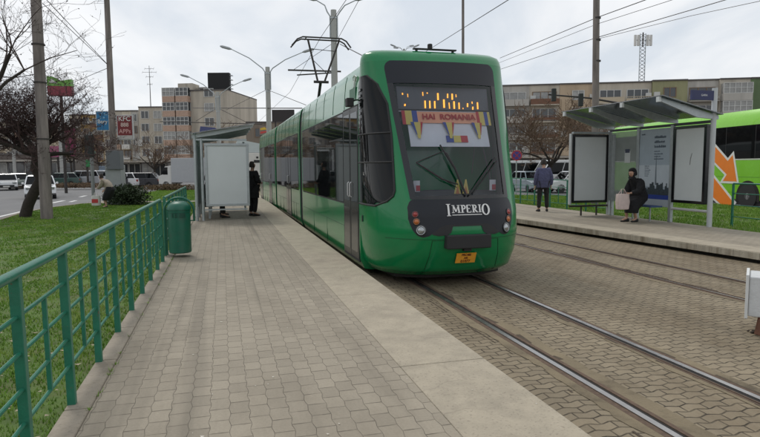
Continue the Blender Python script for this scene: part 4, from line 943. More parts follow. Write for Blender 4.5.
block('apartment_block', 'apartment block with olive and green walls beside the tan block, above the coach', P2(649.6, 91.3), P2(850, 87), 12, -.15, 14.6, 4,
      [(33, 'plain', olive, wh), (30, 'recess', greyw, flat((.30, .28, .25), .7)), (28, 'glazed', tan2, greyw), (34, 'plain', greenw, wh), (28, 'balcony', tan2, wh), (30, 'glazed', greyw, wh)], tan, sill=.8)
ob = block('apartment_block', 'beige apartment block with brick red balcony bands and a black billboard on its roof', P2(167, 108), P2(229.5, 106.5), 16, -.15, 15.7, 5,
      [(13, 'glazed', wh, brick), (13, 'glazed', wh, brick), (35, 'plain', tan2, wh)], tan2, fh=2.62)
obs = ob
for f in range(5):
    for yy in (4.5, 10.5): 
        W_ = MB().b2((11.72, yy, 3.3+f*2.62+.9), (11.76, yy+1.5, 3.3+f*2.62+2.2)).build('window', winglass, ob)
MB().b2((2.2, 1.0, 15.92), (5.0, 4, 17.3)).build('stair_tower', tan2, ob)
MB().lathe([(.01, 0), (.9, .25), (1.0, .5)], (6.2, 3, 16.2), 16).build('roof_dish', wh, ob)
block('apartment_block', 'plain grey beige apartment block with small windows beside the brick banded block', P2(141, 116), P2(166, 116), 14, -.15, 13.7, 4, [(12, 'plain', tan2, wh), (12, 'plain', tan2, wh)], tan2)
block('apartment_block', 'narrow pale apartment block with balconies seen past the red hanging sign', P2(116, 120), P2(140.5, 120), 14, -.15, 13.4, 4, [(8, 'balcony', tan2, brick), (9, 'balcony', cream, wh), (7, 'plain', greyw, wh)], tan2)
block('apartment_block', 'ochre and cream apartment block behind the blue hanging sign', P2(72, 124), P2(115.5, 124), 14, -.15, 13.0, 4, [(10, 'balcony', cream, wh), (9, 'plain', ochre, wh), (10, 'balcony', ochre, br), (9, 'plain', cream, wh)], cream)
block('apartment_block', 'long pale apartment block behind the bare tree at the left edge', P2(-70, 128), P2(45, 128), 14, -.15, 12.0, 3, [(9, 'plain', cream, wh), (10, 'glazed', cream, brick), (9, 'plain', greyw, wh), (10, 'balcony', cream, wh)]*3, cream)
block('low_building', 'brown low building with a small billboard on the roof behind the rear of the tram', P2(247, 98), P2(318, 98), 12, -.15, 9.2, 2, [(20, 'plain', rough_wall('brown_render', (.20, .165, .13)), wh), (30, 'plain', rough_wall('brown_render', (.2, .165, .13)), wh)], tan)
shopb = block('shop_row', 'dark low row of shops under the pale blocks at the left', P2(-60, 92), P2(74, 92), 8, -.15, 4.0, 0, [(20, 'none', flat((.11, .09, .08), .8), wh)], tan)
# billboards and roof pieces
def board_thing(name, label, cat, uv0, uv1, Y, m, thick=.3, legs=None, rz=0, art=None):
    a = AT(uv0[0], uv1[1], Y); b = AT(uv1[0], uv0[1], Y); w_, h_ = b.x-a.x, b.z-a.z
    o = thing(name, label, cat, ((a.x+b.x)/2, Y, a.z), rz)
    MB().b2((-w_/2, 0, 0), (w_/2, thick, h_)).build('panel', m, o, bevel=.02)
    if legs:
        for x in (-w_*.35, w_*.35): MB().b2((x-.1, thick*.3, -legs), (x+.1, thick*.7, 0)).build('leg', M['dmetal'], o)
    return o, w_, h_
bo, w_, h_ = board_thing('billboard', 'black back of a large billboard standing on the beige block roof', 'billboard', (208, 72.5), (229, 90.5), 107.6, flat((.006, .006, .007), .7), 1.2, .8)
for i in range(4): MB().b2((w_/2+.05, .2, .3+i*.8), (w_/2+.5, 1.0, .38+i*.8)).build('strut', M['galv'], bo)
bo, w_, h_ = board_thing('billboard', 'dark empty billboard frame behind the pale lamp pole near the tram rear', 'billboard', (272, 109.5), (294, 121.5), 78, flat((.03, .025, .025), .7), .4, 9.0)
bo, w_, h_ = board_thing('logo_panel', 'small yellow and red panel on the wall of the brown building', 'wall panel', (259.5, 126), (268, 135), 97.5, flat((.22, .17, .14), .7), .2)
MB().prism([(-w_*.4, .2), (w_*.3, .45), (w_*.45, .7), (-w_*.4, .55)], -.03, -.005, 'xz').build('red_swoosh', flat((.5, .05, .04), .6), bo); MB().prism([(-w_*.4, .8), (w_*.4, .9), (w_*.1, 1.3), (-w_*.4, 1.1)], -.03, -.005, 'xz').build('yellow_swoosh', flat((.6, .4, .04), .6), bo)
bo, w_, h_ = board_thing('billboard', 'tall magenta and purple billboard behind the bare tree', 'billboard', (61, 128), (73, 156), 72, flat((.30, .03, .13), .5), .5, 2.6)
MB().prism([(-w_/2+.05, .3), (w_/2-.05, .9), (w_/2-.05, .3)], -.03, -.004, 'xz').build('purple_corner', flat((.08, .03, .22), .5), bo)
MB().prism([(-w_/2+.1, 2.5), (w_/2-.05, 3.2), (w_/2-.05, 2.4), (-w_/2+.1, 1.8)], -.03, -.004, 'xz').build('dark_band', flat((.14, .02, .09), .5), bo)
bo, w_, h_ = board_thing('billboard', 'small pink billboard left of the magenta one', 'billboard', (48, 146), (58, 157), 74, flat((.45, .12, .24), .5), .4, 2.3)
bo, w_, h_ = board_thing('parapet_sign', 'green sign over a shop row near the leaning pole', 'sign', (86, 159.5), (91, 167), 62, flat((.02, .20, .06), .5), .2, 3.0)
bo, w_, h_ = board_thing('awning', 'blue grey shop awning beyond the second lawn', 'awning', (99, 166), (119, 171.5), 70, flat((.17, .22, .28), .6), 1.6, 1.8)
# tall sign pole with two-colour rotating sign, left
p = AT(61, 96, 45); sg = thing('pole_sign', 'green and dark red sign box on a tall thin pole behind the bare tree', 'sign', (p.x, 45, -.3), R(12))
zt = p.z+.3; MB().tube([(0, 0, 0), (0, 0, zt)], .11, 10).build('pole', M['dmetal'], sg); MB().b2((-.85, -.3, zt), (.85, .3, zt+.72)).build('lower_box', flat((.20, .025, .04), .5), sg, bevel=.02)
MB().prism([(-.85, zt+.725), (.85, zt+.725), (.85, zt+1.25), (.1, zt+1.1), (-.4, zt+1.4), (-.85, zt+1.45)], -.3, .3, 'xz').build('upper_box', flat((.13, .32, .05), .5), sg); MB().prism([(-.7, zt+.95), (-.1, zt+.9), (-.5, zt+1.25)], -.33, -.305, 'xz').build('pale_mark', wh, sg)
# aerial masts on the roofs
def mast(label, u, Y, z0, z1, r_, bars, panels=False):
    p = AT(u, 100, Y); o = thing('aerial_mast', label, 'mast', (p.x, Y, z0))
    if panels:
        for dx in (-.45, .45): MB().tube([(dx*1.0, 0, 0), (dx, 0, z1-z0)], .07, 5).build('upright', M['galv'], o)
        lt = MB(); n = 14
        for i in range(n): a, b = (z1-z0)*i/n, (z1-z0)*(i+1)/n; lt.tube([(-.45, 0, a), (.45, 0, b)], .035, 4).tube([(.45, 0, a), (-.45, 0, b)], .035, 4)
        lt.build('lattice', M['dmetal'], o)
        for x in (-1.25, -.75, .75, 1.25): MB().b2((x-.16, -.2, z1-z0-1.9), (x+.16, .1, z1-z0-.2)).build('antenna_panel', wh, o)
        MB().tube([(-1.4, 0, z1-z0-1), (1.4, 0, z1-z0-1)], .05, 5).tube([(0, 0, z1-z0-2), (0, 0, z1-z0+.2)], .1, 6).build('crossarm', M['dmetal'], o)
    else:
        MB().tube([(0, 0, 0), (0, 0, z1-z0)], [r_, r_*.5], 6).build('pole', M['dmetal'], o); q = MB()
        for z, w_ in bars: q.tube([(-w_, 0, z-z0), (w_, 0, z-z0)], .03, 4); [q.tube([(x, -.2, z-z0-.25), (x, .2, z-z0+.25)], .02, 4) for x in (-w_, w_*.3, w_)]
        q.build('aerial', M['dmetal'], o)
mast('lattice mast with white antenna panels on the roof of the right apartment block', 641, 95, 14.5, 22.5, 0, (), True)
mast('thin television mast with aerials on the left blocks', 150.5, 119, 13.4, 22.2, .09, ((21.6, .9), (20.9, 1.4), (20.0, .7), (18.5, .5)))
# ================================================================ POLES, LAMPS, WIRES, SIGNS
def pole(name, label, cat, base, top, r0, r1, m, group=None, n=14):
    o = thing(name, label, cat, tuple(base), 0, group); d_ = Vector(top)-Vector(base)
    MB().tube([d_*(i/6) for i in range(7)], [r0+(r1-r0)*i/6 for i in range(7)], n).build('shaft', m, o, smooth=True); return o
b = G(47, 219, LZ); t_ = AT(33.0, -60, b.y+.1)
pA = pole('concrete_pole', 'leaning weathered concrete pole beside the bare tree on the left lawn', 'pole', b, t_, .185, .15, M['pole'])
for z in (2.6, 4.4, 5.6): MB().lathe([(.2, -.02), (.2, .02)], tuple((t_-b)*(z/(t_.z-b.z))), 14).build('band', M['dmetal'], pA)
b = G(116, 205.5, -.12); t_ = AT(105, -40, b.y)
pB = pole('concrete_pole', 'slender dark pole carrying the blue and red hanging signs', 'pole', b, t_, .16, .11, M['pole'])
cb_ = AT(115, 160, b.y-.25); MB().box(cb_-b, (.62, .4, .85)).build('switch_box', flat((.13, .14, .15), .6), pB, bevel=.02)
MB().box(AT(116, 186, b.y-.1)-b, (.7, .5, 1.9)).build('control_cabinet', flat((.30, .32, .32), .6), pB, bevel=.02)
def hang_sign(label, u0, u1, v0, v1, Y, col, lines, foot=None):
    a = AT(u0, v1, Y); c = AT(u1, v0, Y); w_, h_ = c.x-a.x, c.z-a.z; o = thing('hanging_sign', label, 'sign', ((a.x+c.x)/2, Y, a.z))
    MB().b2((-w_/2, -.06, 0), (w_/2, .06, h_)).build('sign_box', flat((.45, .45, .45), .5), o, bevel=.01); q = MB().b2((-w_/2+.04, -.068, .04), (w_/2-.04, -.062, h_-.04)).build('sign_face', col, o)
    if foot: MB().b2((-w_/2+.04, -.074, .04), (w_/2-.04, -.069, h_*.18)).build('sign_strip', flat((.45, .42, .4), .6), o)
    for s_, yy, sz, mm in lines: text(s_, sz, mm, o, 'sign_lettering', Matrix.Translation((0, -.08, yy*h_))@Matrix.Rotation(H2, 4, 'X'), .001, bold=.004)
    MB().tube([(w_/2 if u0 < 105 else -w_/2, 0, h_*.85), ((w_/2+.25) if u0 < 105 else (-w_/2-.25), 0, h_*.85)], .02, 6).build('bracket', M['dmetal'], o); return o
hang_sign('dark red hanging sign with white lettering right of the slender pole', 118, 133, 115, 140, b.y-.05, flat((.17, .018, .02), .5), (('KFC', .84, .30, wh), ('888', .60, .24, flat((.6, .45, .4), .6)), ('APPs', .34, .26, flat((.55, .3, .28), .6))), True)
hs = hang_sign('blue hanging sign with pale picture left of the slender pole', 97, 109.5, 111, 131, b.y-.05, flat((.015, .16, .34), .5), (('Bery', .46, .24, wh),))
random.seed(3); q = MB()
for i in range(14): x, z = random.uniform(-.2, .2), random.uniform(.55, .9); q.add([(x+.05*math.cos(a), -.0705-.0001*i, z+.04*math.sin(a*1.3)) for a in (0, 1.4, 2.7, 4.2)], [(0, 1, 2, 3)])
q.build('sign_picture', flat((.20, .42, .6), .6), hs)
def lamp_pole(label, base, h_, r0, arms, m, group='double-armed lamp poles', al=None):
    o = pole('street_lamp', label, 'street lamp', base, Vector(base)+Vector((0, 0, h_)), r0, r0*.72, m, group)
    for (dx, dz, dy, z0) in arms:
        s_ = 1 if dx > 0 else -1
        MB().tube([(s_*r0*.9, 0, z0-1.2), (s_*(r0*.9), 0, z0-.1), (s_*(r0+.12), 0, z0+.12), (dx*.5, dy*.5, z0+.15+(dz-.15)*.52), (dx, dy, z0+dz)], [.035, .035, .035, .03, .025], 8).build('arm', M['galv'], o, smooth=True)
        e_ = Vector((dx, dy, z0+dz)); d2 = Vector((s_, dy/max(abs(dx), .01), .28)).normalized(); MB().tube([e_-d2*.05, e_+d2*.12, e_+d2*.55, e_+d2*.7], [.03, .085, .09, .04], 8).build('lamp_head', flat((.35, .37, .38), .5), o, smooth=True)
    for z in (h_-1.5, h_-.4): MB().lathe([(r0*.85, -.03), (r0*.85, .03)], (0, 0, z), 14).build('band', M['galv'], o)
    return o
def arms_from(px, base, h_, pts, Y):
    r = []
    for (u, v) in pts:
        e_ = AT(u, v, Y); r.append((e_.x-base[0], e_.z-base[2]-(h_-.2), 0, h_-.2))
    return r
def lamp_at(label, u, vtop, Y, pts, r0, m, zb=-.25):
    p = AT(u, vtop, Y); base = (p.x, Y, zb); h_ = p.z-zb; return lamp_pole(label, base, h_, r0, arms_from(u, base, h_, pts, Y), m), p
l1, pt1 = lamp_at('double-armed lamp pole rising behind the near shelter roof in front of the beige block', 217.5, 92, 46, ((189, 77), (243, 81)), .19, M['pole2'])
l2, pt2 = lamp_at('double-armed lamp pole left of the tram roof, its left arm longest', 267.5, 67, 37, ((231, 49), (303, 52)), .19, M['pole2'])
l3, pt3 = lamp_at('thick pale lamp pole directly behind the pantograph', 333.5, 10, 30, ((316, 0), (356, 0)), .20, M['pole2'])
p = AT(404, 47, 64); l4 = lamp_pole('distant four-headed mast lamp showing over the tram roof', (p.x, 64, -.3), p.z+.1, .16, [(-.6, .3, .5, p.z), (.6, .5, .5, p.z), (-.9, .25, -.5, p.z), (1.0, .2, -.5, p.z)], M['pole2'], None)
b = AT(463, 200, 32); t_ = AT(463, -60, 32); pole('metal_pole', 'thin plain pole rising behind the tram roof', 'pole', (b.x, 32, -.3), (t_.x, 32, t_.z), .085, .065, M['pole'])
b = AT(595, 190, 24); t_ = AT(597, -60, 24); pC = pole('concrete_pole', 'tall weathered concrete pole behind the far shelter carrying overhead wires', 'pole', (b.x, 24, -.1), (t_.x, 24, t_.z), .15, .12, M['pole'])
for v in (18, 40, 61): q = AT(597, v, 24)-Vector((b.x, 24, -.1)); MB().lathe([(.15, -.03), (.15, .03)], tuple(q), 12).build('band', M['dmetal'], pC)
for (u, vb, vt, Y, lab) in ((11, 180, 110, 70, 'pale lamp pole far left beyond the street'), (59, 184, 120, 66, 'pale lamp pole beside the magenta billboard')):
    p = AT(u, vt, Y); pole('concrete_pole', lab, 'pole', (p.x, Y, -.2), (p.x, Y, p.z), .2, .14, M['pole2'])
def wire(label, pts, r_=.014, sag=0, grp='overhead wires'):
    P = [Vector(p) for p in pts]
    if len(P) == 2 and sag: P = [P[0].lerp(P[1], i/10)-Vector((0, 0, sag*4*(i/10)*(1-i/10))) for i in range(11)]
    o = MB().tube(P, r_, 5).build('overhead_wire', M['dmetal']); return tag(o, label, 'wire', grp)
wire('upper pair of wires from the concrete pole to the top right, topmost', [AT(470+30, 58, 40), AT(597, 17.5, 24), AT(700, -20, 17)], .016)
wire('second wire below the topmost at the concrete pole', [AT(496, 64, 40), AT(597, 24, 24), AT(740, -22, 17)], .010)
wire('third wire passing the concrete pole towards the top right', [AT(498, 70, 40), AT(597, 37.5, 24), AT(800, -22, 16)], .014)
wire('lowest wire from the concrete pole towards the right roofs', [AT(597, 39, 24), AT(690, 16, 20), AT(830, -14, 16)], .009)
wire('wire rising from the tram roof to the top right behind the aerial', [AT(425, 52, 34), AT(508, 0, 16), AT(540, -20, 14)], .012)
wire('stay wire from the thick lamp pole down to the right', [AT(340, 44, 30), AT(375, 62, 20)], .02)
wire('thin wire from the thick lamp pole up to the right', [AT(335, 44, 30), AT(360, -2, 22)], .01)
wire('span wire falling left from the thick lamp pole past the pantograph', [AT(333, 43, 30), AT(293, 70, 30)], .012)
wire('left stay wire of the middle lamp pole', [AT(267, 89.5, 37), AT(226, 110, 46)], .014)
wire('right stay wire of the middle lamp pole', [AT(267, 89.5, 37), AT(306, 105, 30)], .016)
wire('horizontal span wire behind the near shelter roof, upper', [AT(193, 108, 55), AT(302, 108.2, 32)], .03)
wire('horizontal span wire crossing the beige block, lower', [AT(160, 121.5, 70), AT(262, 124, 60)], .05)
wire('left stay wire of the lamp pole behind the shelter', [AT(217, 108, 46), AT(196, 121, 50)], .02)
wire('right stay wire of the lamp pole behind the shelter', [AT(218, 108, 46), AT(246, 122, 50)], .02)
wire('contact wire drawn from the tram rear up to the pantograph', [AT(252, 128, 62), AT(290, 92, 30), TS(3.30, 19.7, 5.88), TS(3.2, 8, 6.0), TS(3.2, -12, 6.1)], .008)
for k in range(2): wire(('upper' if k == 0 else 'lower')+' of two wires from the leaning pole to the slender pole', [AT(44-k*1.5, -3+k*6, 19.3), AT(110, 67, 27)], .012)
wire('short wire from the slender pole falling left behind the tree', [AT(110, 67, 27), AT(60, 88, 40)], .014)
wire('span arm with isolators left of the thick lamp pole', [AT(288, 70, 30), AT(341, 71.5, 30)], .045); wire('lower span arm beside the pantograph', [AT(297, 75, 30), AT(337, 72.5, 30)], .035)
# traffic lights
def sig(par, p, s=1):
    hd = MB().box(p, (.34*s, .3*s, 1.0*s)).build('signal_head', flat((.015, .02, .018), .6), par, bevel=.03)
    for k, mm in enumerate((flat((.16, .02, .02), .3), flat((.18, .11, .02), .3), flat((.02, .14, .06), .3))):
        MB().lathe([(.12*s, 0), (.13*s, .12*s), (.11*s, .12*s), (.10*s, .02)], (p[0], p[1]+.16*s, p[2]+(.31-k*.31)*s), 14, 'y').build('lens_hood', mm, hd)
p = AT(632, 104, 40); tl_ = thing('traffic_light', 'traffic signal with two black heads on a long arm before the tan block', 'traffic light', (p.x, 40, -.2))
MB().tube([(0, 0, 0), (0, 0, p.z+.2)], .09, 10).build('pole', M['dmetal'], tl_); e_ = AT(548, 94.5, 40); MB().tube([(0, 0, p.z+.1), ((e_.x-p.x)*.5, 0, (p.z+e_.z)/2+.28), (e_.x-p.x, 0, e_.z+.2)], [.08, .06, .05], 8).build('arm', M['dmetal'], tl_)
for u, v in ((553.5, 95), (580.5, 100)): q = AT(u, v, 39.8); sig(tl_, (q.x-p.x, -.25, q.z+.2), .85)
p = G(94, 206, -.1); tl2 = thing('traffic_light', 'kerbside traffic signal on a thin grey pole beside the bending person', 'traffic light', (p.x, p.y, -.12))
MB().tube([(0, 0, 0), (0, 0, 3.3)], .075, 10).build('pole', flat((.22, .23, .23), .6), tl2); q = AT(89.5, 146, p.y); sig(tl2, (q.x-p.x, 0, q.z+.12), .95); MB().box((q.x-p.x, -.02, q.z+.12), (.36, .03, 1.0)).build('backplate', flat((.03, .03, .028), .8), tl2)
# round no-stopping sign
p = AT(516.5, 155.5, 33); rs = thing('round_sign', 'round purple and red no-stopping sign on a pole right of the tram', 'road sign', (p.x, 33, -.2))
MB().tube([(0, 0, 0), (0, 0, p.z+.7)], .035, 8).build('pole', M['galv'], rs); MB().lathe([(.30, 0), (.30, .02)], (0, -.06, p.z+.2), 28, 'y').build('disc', flat((.36, .03, .05), .5), rs); MB().lathe([(.22, 0), (.22, .008)], (0, -.07, p.z+.2), 28, 'y').build('field', flat((.05, .04, .26), .5), rs)
q = MB(); q.box((0, -.075, p.z+.2), (.46, .006, .045), ry=R(45)); q.box((0, -.078, p.z+.2), (.46, .006, .045), ry=-R(45)); q.build('cross', flat((.36, .03, .05), .5), rs)
# ================================================================ VEHICLES
def wheels(o, xs, ys, r_, w_=.2):
    for x in xs:
        for y in ys:
            s_ = 1 if x == max(xs) else -1
            t_ = MB().lathe([(r_*.7, -w_/2), (r_*.96, -w_/2), (r_, -w_*.3), (r_, w_*.3), (r_*.96, w_/2), (r_*.7, w_/2)], (x, y, r_), 24, 'x').build('wheel', M['rub'], o, smooth=True)
            MB().lathe([(.05, w_/2), (r_*.25, w_/2), (r_*.55, w_*.38), (r_*.69, w_*.46), (r_*.69, -w_*.46)] if s_ > 0 else [(r_*.69, w_*.46), (r_*.69, -w_*.46), (r_*.55, -w_*.38), (r_*.25, -w_/2), (.05, -w_/2)], (x, y, r_), 18, 'x').build('rim', flat((.38, .38, .39), .4), t_, smooth=True)
KIND = dict(hatch=(4.1, 1.72, 1.48, [(0, .35), (.02, .75), (.16, .86), (.27, .92), (.98, .95), (1.0, .55), (.99, .3)], (.25, .38, .86, .97), .92),
            suv=(4.5, 1.82, 1.68, [(0, .4), (.02, .9), (.2, 1.02), (.27, 1.05), (.98, 1.08), (1.0, .6), (.99, .35)], (.25, .36, .90, .98), 1.05),
            van=(5.4, 1.98, 2.3, [(0, .35), (.01, .9), (.09, 1.12), (.14, 1.18), (.99, 1.2), (1.0, .6), (.995, .3)], (.12, .24, .95, .99), 1.18))
def car(name, label, cat, loc, rz, kind, col, group=None, sideglass=True):
    L_, W_, H_, low, (g0, g1, g2, g3), belt = KIND[kind]; o = thing(name, label, cat, loc, rz, group); cm = flat(col, .22, var=.04, coat=.6)
    Y = lambda f: L_/2-f*L_
    prof = [(Y(f), z) for f, z in low]+[(Y(.9), .24), (Y(.1), .24)]
    rings = []
    for xf, sh in ((-1, .94), (-.93, 1), (.93, 1), (1, .94)):
        rings.append([(xf*W_/2, y*(.985 if abs(xf) == 1 else 1), .24+(z-.24)*sh+(.0 if abs(xf) < 1 else .02)) for y, z in prof])
    MB().loft(rings).build('body', cm, o, smooth=True, bevel=.03)
    b0, b1, t0, t1 = Y(g0), Y(g3), Y(g1), Y(g2); wb, wt = W_/2*.95, W_/2*(.80 if kind != 'van' else .88)
    gl = MB().loft([[(-wb, b0, belt-.02), (wb, b0, belt-.02), (wb, b1, belt-.02), (-wb, b1, belt-.02)], [(-wt, t0, H_-.05), (wt, t0, H_-.05), (wt, t1, H_-.05), (-wt, t1, H_-.05)]]).build('window', M['glass'], o, bevel=.02)
    MB().loft([[(-wt-.02, t0+.03, H_-.07), (wt+.02, t0+.03, H_-.07), (wt+.02, t1-.03, H_-.07), (-wt-.02, t1-.03, H_-.07)], [(-wt+.08, t0-.1, H_), (wt-.08, t0-.1, H_), (wt-.08, t1+.08, H_), (-wt+.08, t1+.08, H_)]]).build('roof', cm, o, bevel=.02)
    pq = MB()
    for sx in (-1, 1):
        for f in (0, .34, .68, 1):
            pq = MB(); yb, yt = b0+(b1-b0)*f, t0+(t1-t0)*f; pq.bar((sx*(wb+.006), yb, belt-.02), (sx*(wt+.006), yt, H_-.06), .07 if kind != 'van' else .12, .03); pq.build('pillar', cm, o)
    if kind == 'van':
        for sx in (-1, 1): MB().bar((sx*wt, t0, H_-.12), (sx*wt, t1, H_-.12), .05, .16).build('roof_rail', cm, o)
    for sx in (-1, 1):
        MB().box((sx*W_*.36, L_/2-.04, belt*.74), (.3, .08, .15)).build('headlight', M['lens'], o, bevel=.02); MB().box((sx*W_*.40, -L_/2+.03, belt*.80), (.2, .06, .2)).build('tail_lamp', M['red'], o, bevel=.02)
        MB().box((sx*(W_/2+.08), b0-.15, belt+.06), (.14, .1, .12)).build('mirror', cm, o, bevel=.02)
    MB().box((0, L_/2-.005, .42), (W_*.7, .03, .16)).build('grille', M['rub'], o); MB().box((0, L_/2+.012, .36), (.5, .01, .11)).build('number_plate', wh, o)
    wheels(o, (-W_/2+.1, W_/2-.1), (L_*.31, -L_*.29), .31 if kind != 'van' else .34); return o
def carG(label, u, v, yaw, kind, col, name='parked_car', cat='car', group='cars along the left street'):
    p = G(u, v, -.3); return car(name, label, cat, (p.x, p.y, -.295), R(yaw), kind, col, group)
carG('white car driving towards the viewer, half hidden by the leaning tree trunk', 41, 198, 210, 'hatch', (.66, .67, .68), 'moving_car')
carG('silver white car at the far left edge of the street', 7, 190, 212, 'hatch', (.55, .56, .57), 'moving_car')
carG('dark green car just right of the silver one at the far left', 19, 188.5, 212, 'hatch', (.05, .08, .07), 'moving_car')
carG('grey blue parked car left of the light silver one past the pole', 73, 185.5, 80, 'hatch', (.16, .18, .21)); carG('light silver parked car between the leaning pole and the signal pole', 85, 186, 85, 'suv', (.42, .43, .45))
carG('white parked car right of the kerbside signal pole', 99, 185.5, 85, 'suv', (.60, .60, .60)); carG('small dark green car just right of the leaning pole', 62, 186.5, 100, 'hatch', (.05, .09, .08))
carG('white parked car in front of the shops beyond the second lawn', 126, 188, 70, 'hatch', (.58, .58, .58)); carG('black parked car right of the white one near the shops', 139, 188, 95, 'hatch', (.02, .02, .025))
p = G(190, 189, -.3)
bt = thing('box_truck', 'grey and white box truck beyond the railing left of the near shelter', 'truck', (p.x, p.y, -.29), R(78))
MB().b2((-1.0, -2.2, .6), (1.0, 1.2, 2.75)).build('cargo_box', flat((.38, .39, .40), .6), bt, bevel=.03); MB().prism([(1.25, .45), (2.5, .45), (2.55, 1.1), (2.2, 1.3), (1.9, 2.0), (1.25, 2.1)], -.9, .9, 'yz').build('cab', wh, bt, bevel=.04)
MB().prism([(1.95, 1.3), (2.22, 1.32), (1.93, 1.95), (1.6, 1.95), (1.6, 1.3)], -.91, .91, 'yz').build('window', M['glass'], bt); wheels(bt, (-.8, .8), (-1.4, 1.8), .36)
# kiosk-like white truck with black pattern beyond the waiting woman
p = AT(255, 170, 44)
kt = thing('panel_truck', 'white truck with black markings beyond the near shelter', 'truck', (p.x-.1, 44, -.3), TH)
MB().b2((-1.15, 0, .5), (1.1, 6, 3.0)).build('cargo_box', wh, kt, bevel=.04); MB().prism([(-1.15, 3.02), (1.1, 3.02), (.9, 3.6), (-.6, 3.9), (-1.15, 3.9)], .1, 5.9, 'xz').build('roof_fairing', flat((.45, .5, .5), .5), kt)
mb = MB(); random.seed(5)
for i in range(7): x = random.uniform(-.9, .6); z = random.uniform(.9, 2.7); mb.b2((x, -.02, z), (x+random.uniform(.15, .5), -.004, z+random.uniform(.08, .22)))
mb.build('black_marking', flat((.02, .02, .02), .6), kt); wheels(kt, (-.85, .85), (.9, 4.8), .42)
for i, (u, v, yaw, kind, col, lab, nm) in enumerate(((551+10, 188.5, 98, 'van', (.66, .67, .67), 'white minibus with dark windows behind the man in the blue jacket', 'parked_van'), (524, 187.5, 92, 'van', (.62, .63, .63), 'white van just right of the tram front', 'parked_van'),
        (531, 192, 190, 'hatch', (.22, .27, .30), 'grey blue car in front of the white van', 'parked_car'), (592, 190, 85, 'suv', (.6, .6, .6), 'white car behind the left poster case of the far shelter', 'parked_car'), (572, 192.5, 100, 'hatch', (.6, .61, .61), 'low white car between the minibus and the poster case', 'parked_car'), (622, 189, 85, 'hatch', (.1, .11, .12), 'dark car seen through the far shelter glass', 'parked_car'))):
    carG(lab, u, v, yaw, kind, col, nm, 'van' if kind == 'van' else 'car', 'vehicles parked before the tan block')
# coach
cdir = Vector((-.12, 1, 0)).normalized(); crz = math.atan2(-cdir.x, cdir.y)
co = thing('coach', 'bright green coach with orange arrows and black windows behind the far shelter', 'coach', (14.5+.12*1.7, 20.4, -.2), crz)
lime = mat('lime_paint', (.20, .55, .015), .25, var=.04, scale=2, coat=.5)
CL = 13.2; PR = [(0, .35), (0, 2.0), (.03, 3.2), (.12, 3.65), (.32, 3.9), (2.2, 3.9), (2.43, 3.6), (2.5, 3.2), (2.5, .35)]
n = len(PR); mb = MB(); mb.loft([[(x if abs(k) < 2 else .12+(x-.12)*.93, y, z if abs(k) < 2 else .4+(z-.4)*.97) for x, z in PR] for k, y in ((-2, 0), (-1, .15), (1, CL-.2), (2, CL))]); mb.build('coach_body', lime, co, smooth=True, bevel=.02)
MB().b2((-.008, .45, 1.98), (.04, CL-.3, 3.28)).build('window_band', M['glass'], co)
mb = MB(); [mb.b2((-.011, .45+i*1.6, 2.0), (.0, .475+i*1.6, 3.26)) for i in range(1, 8)]; mb.build('window_joint', M['rub'], co)
MB().b2((-.006, .3, 1.93), (.02, CL-.2, 1.975)).build('trim_strip', wh, co); MB().b2((-.004, .3, 1.25), (.01, CL-.2, 1.262)).build('panel_seam', flat((.06, .2, .01), .4), co); MB().b2((-.004, .3, .62), (.01, CL-.2, .632)).build('panel_seam', flat((.06, .2, .01), .4), co)
MB().b2((.02, .2, .15), (2.45, CL-.2, .345)).build('skirt', M['rub'], co)
wy_ = []
for yw in (2.35, 9.6):
    arch = MB().prism([(yw+.62*math.cos(a), .34+.66*math.sin(a)+.12) for a in dens(0, PI, 18)]+[(yw-.62, .3), (yw+.62, .3)], -.012, .1, 'yz').build('wheel_arch', M['dark'], co)
wheels(co, (.12, 2.3), (2.35, 9.6), .50, .3)
# orange arrows, white edged, laid out on the flank; seen side on the +y of the coach runs to the left
orn, whf = flat((.85, .22, .015), .4), flat((.75, .75, .72), .4)
def yz_of(u, v):
    d_ = ray(u, v); o_ = co.location; nrm = Vector((cdir.y, -cdir.x, 0)); k = (o_-Vector((0, 0, HC))).dot(nrm)/d_.dot(nrm); p_ = Vector((0, 0, HC))+d_*k-o_; return (p_.dot(cdir), p_.z)
def arrow(poly, n0):
    P = [yz_of(*q) for q in poly]; cx_ = sum(p_[0] for p_ in P)/len(P); cz_ = sum(p_[1] for p_ in P)/len(P)
    def grow(d2):
        out = []
        m_ = len(P); area = sum(P[i][0]*P[(i+1) % m_][1]-P[(i+1) % m_][0]*P[i][1] for i in range(m_)); sg_ = 1 if area > 0 else -1
        for i in range(m_):
            a, b, c = Vector(P[i-1]), Vector(P[i]), Vector(P[(i+1) % m_]); e1, e2 = (b-a).normalized(), (c-b).normalized(); n1 = Vector((e1.y, -e1.x))*sg_; n2 = Vector((e2.y, -e2.x))*sg_
            h = (n1+n2); h = h/max(.35, h.dot(h)/2); out.append(tuple(b+h*d2))
        return out
    w2 = MB().prism(grow(.09), -.012, .02, 'yz').build('arrow_outline', whf, co); MB().prism(P, -.016, -.0125, 'yz').build('arrow', orn, w2)
arrow([(704, 139), (715, 146), (728, 161), (733, 155), (737, 181.5), (723, 181), (727, 174.5), (711, 158), (700, 150)], 0)
arrow([(700, 160), (716, 180), (734, 203), (732, 206), (723, 206), (712, 196), (698, 180)], 1)
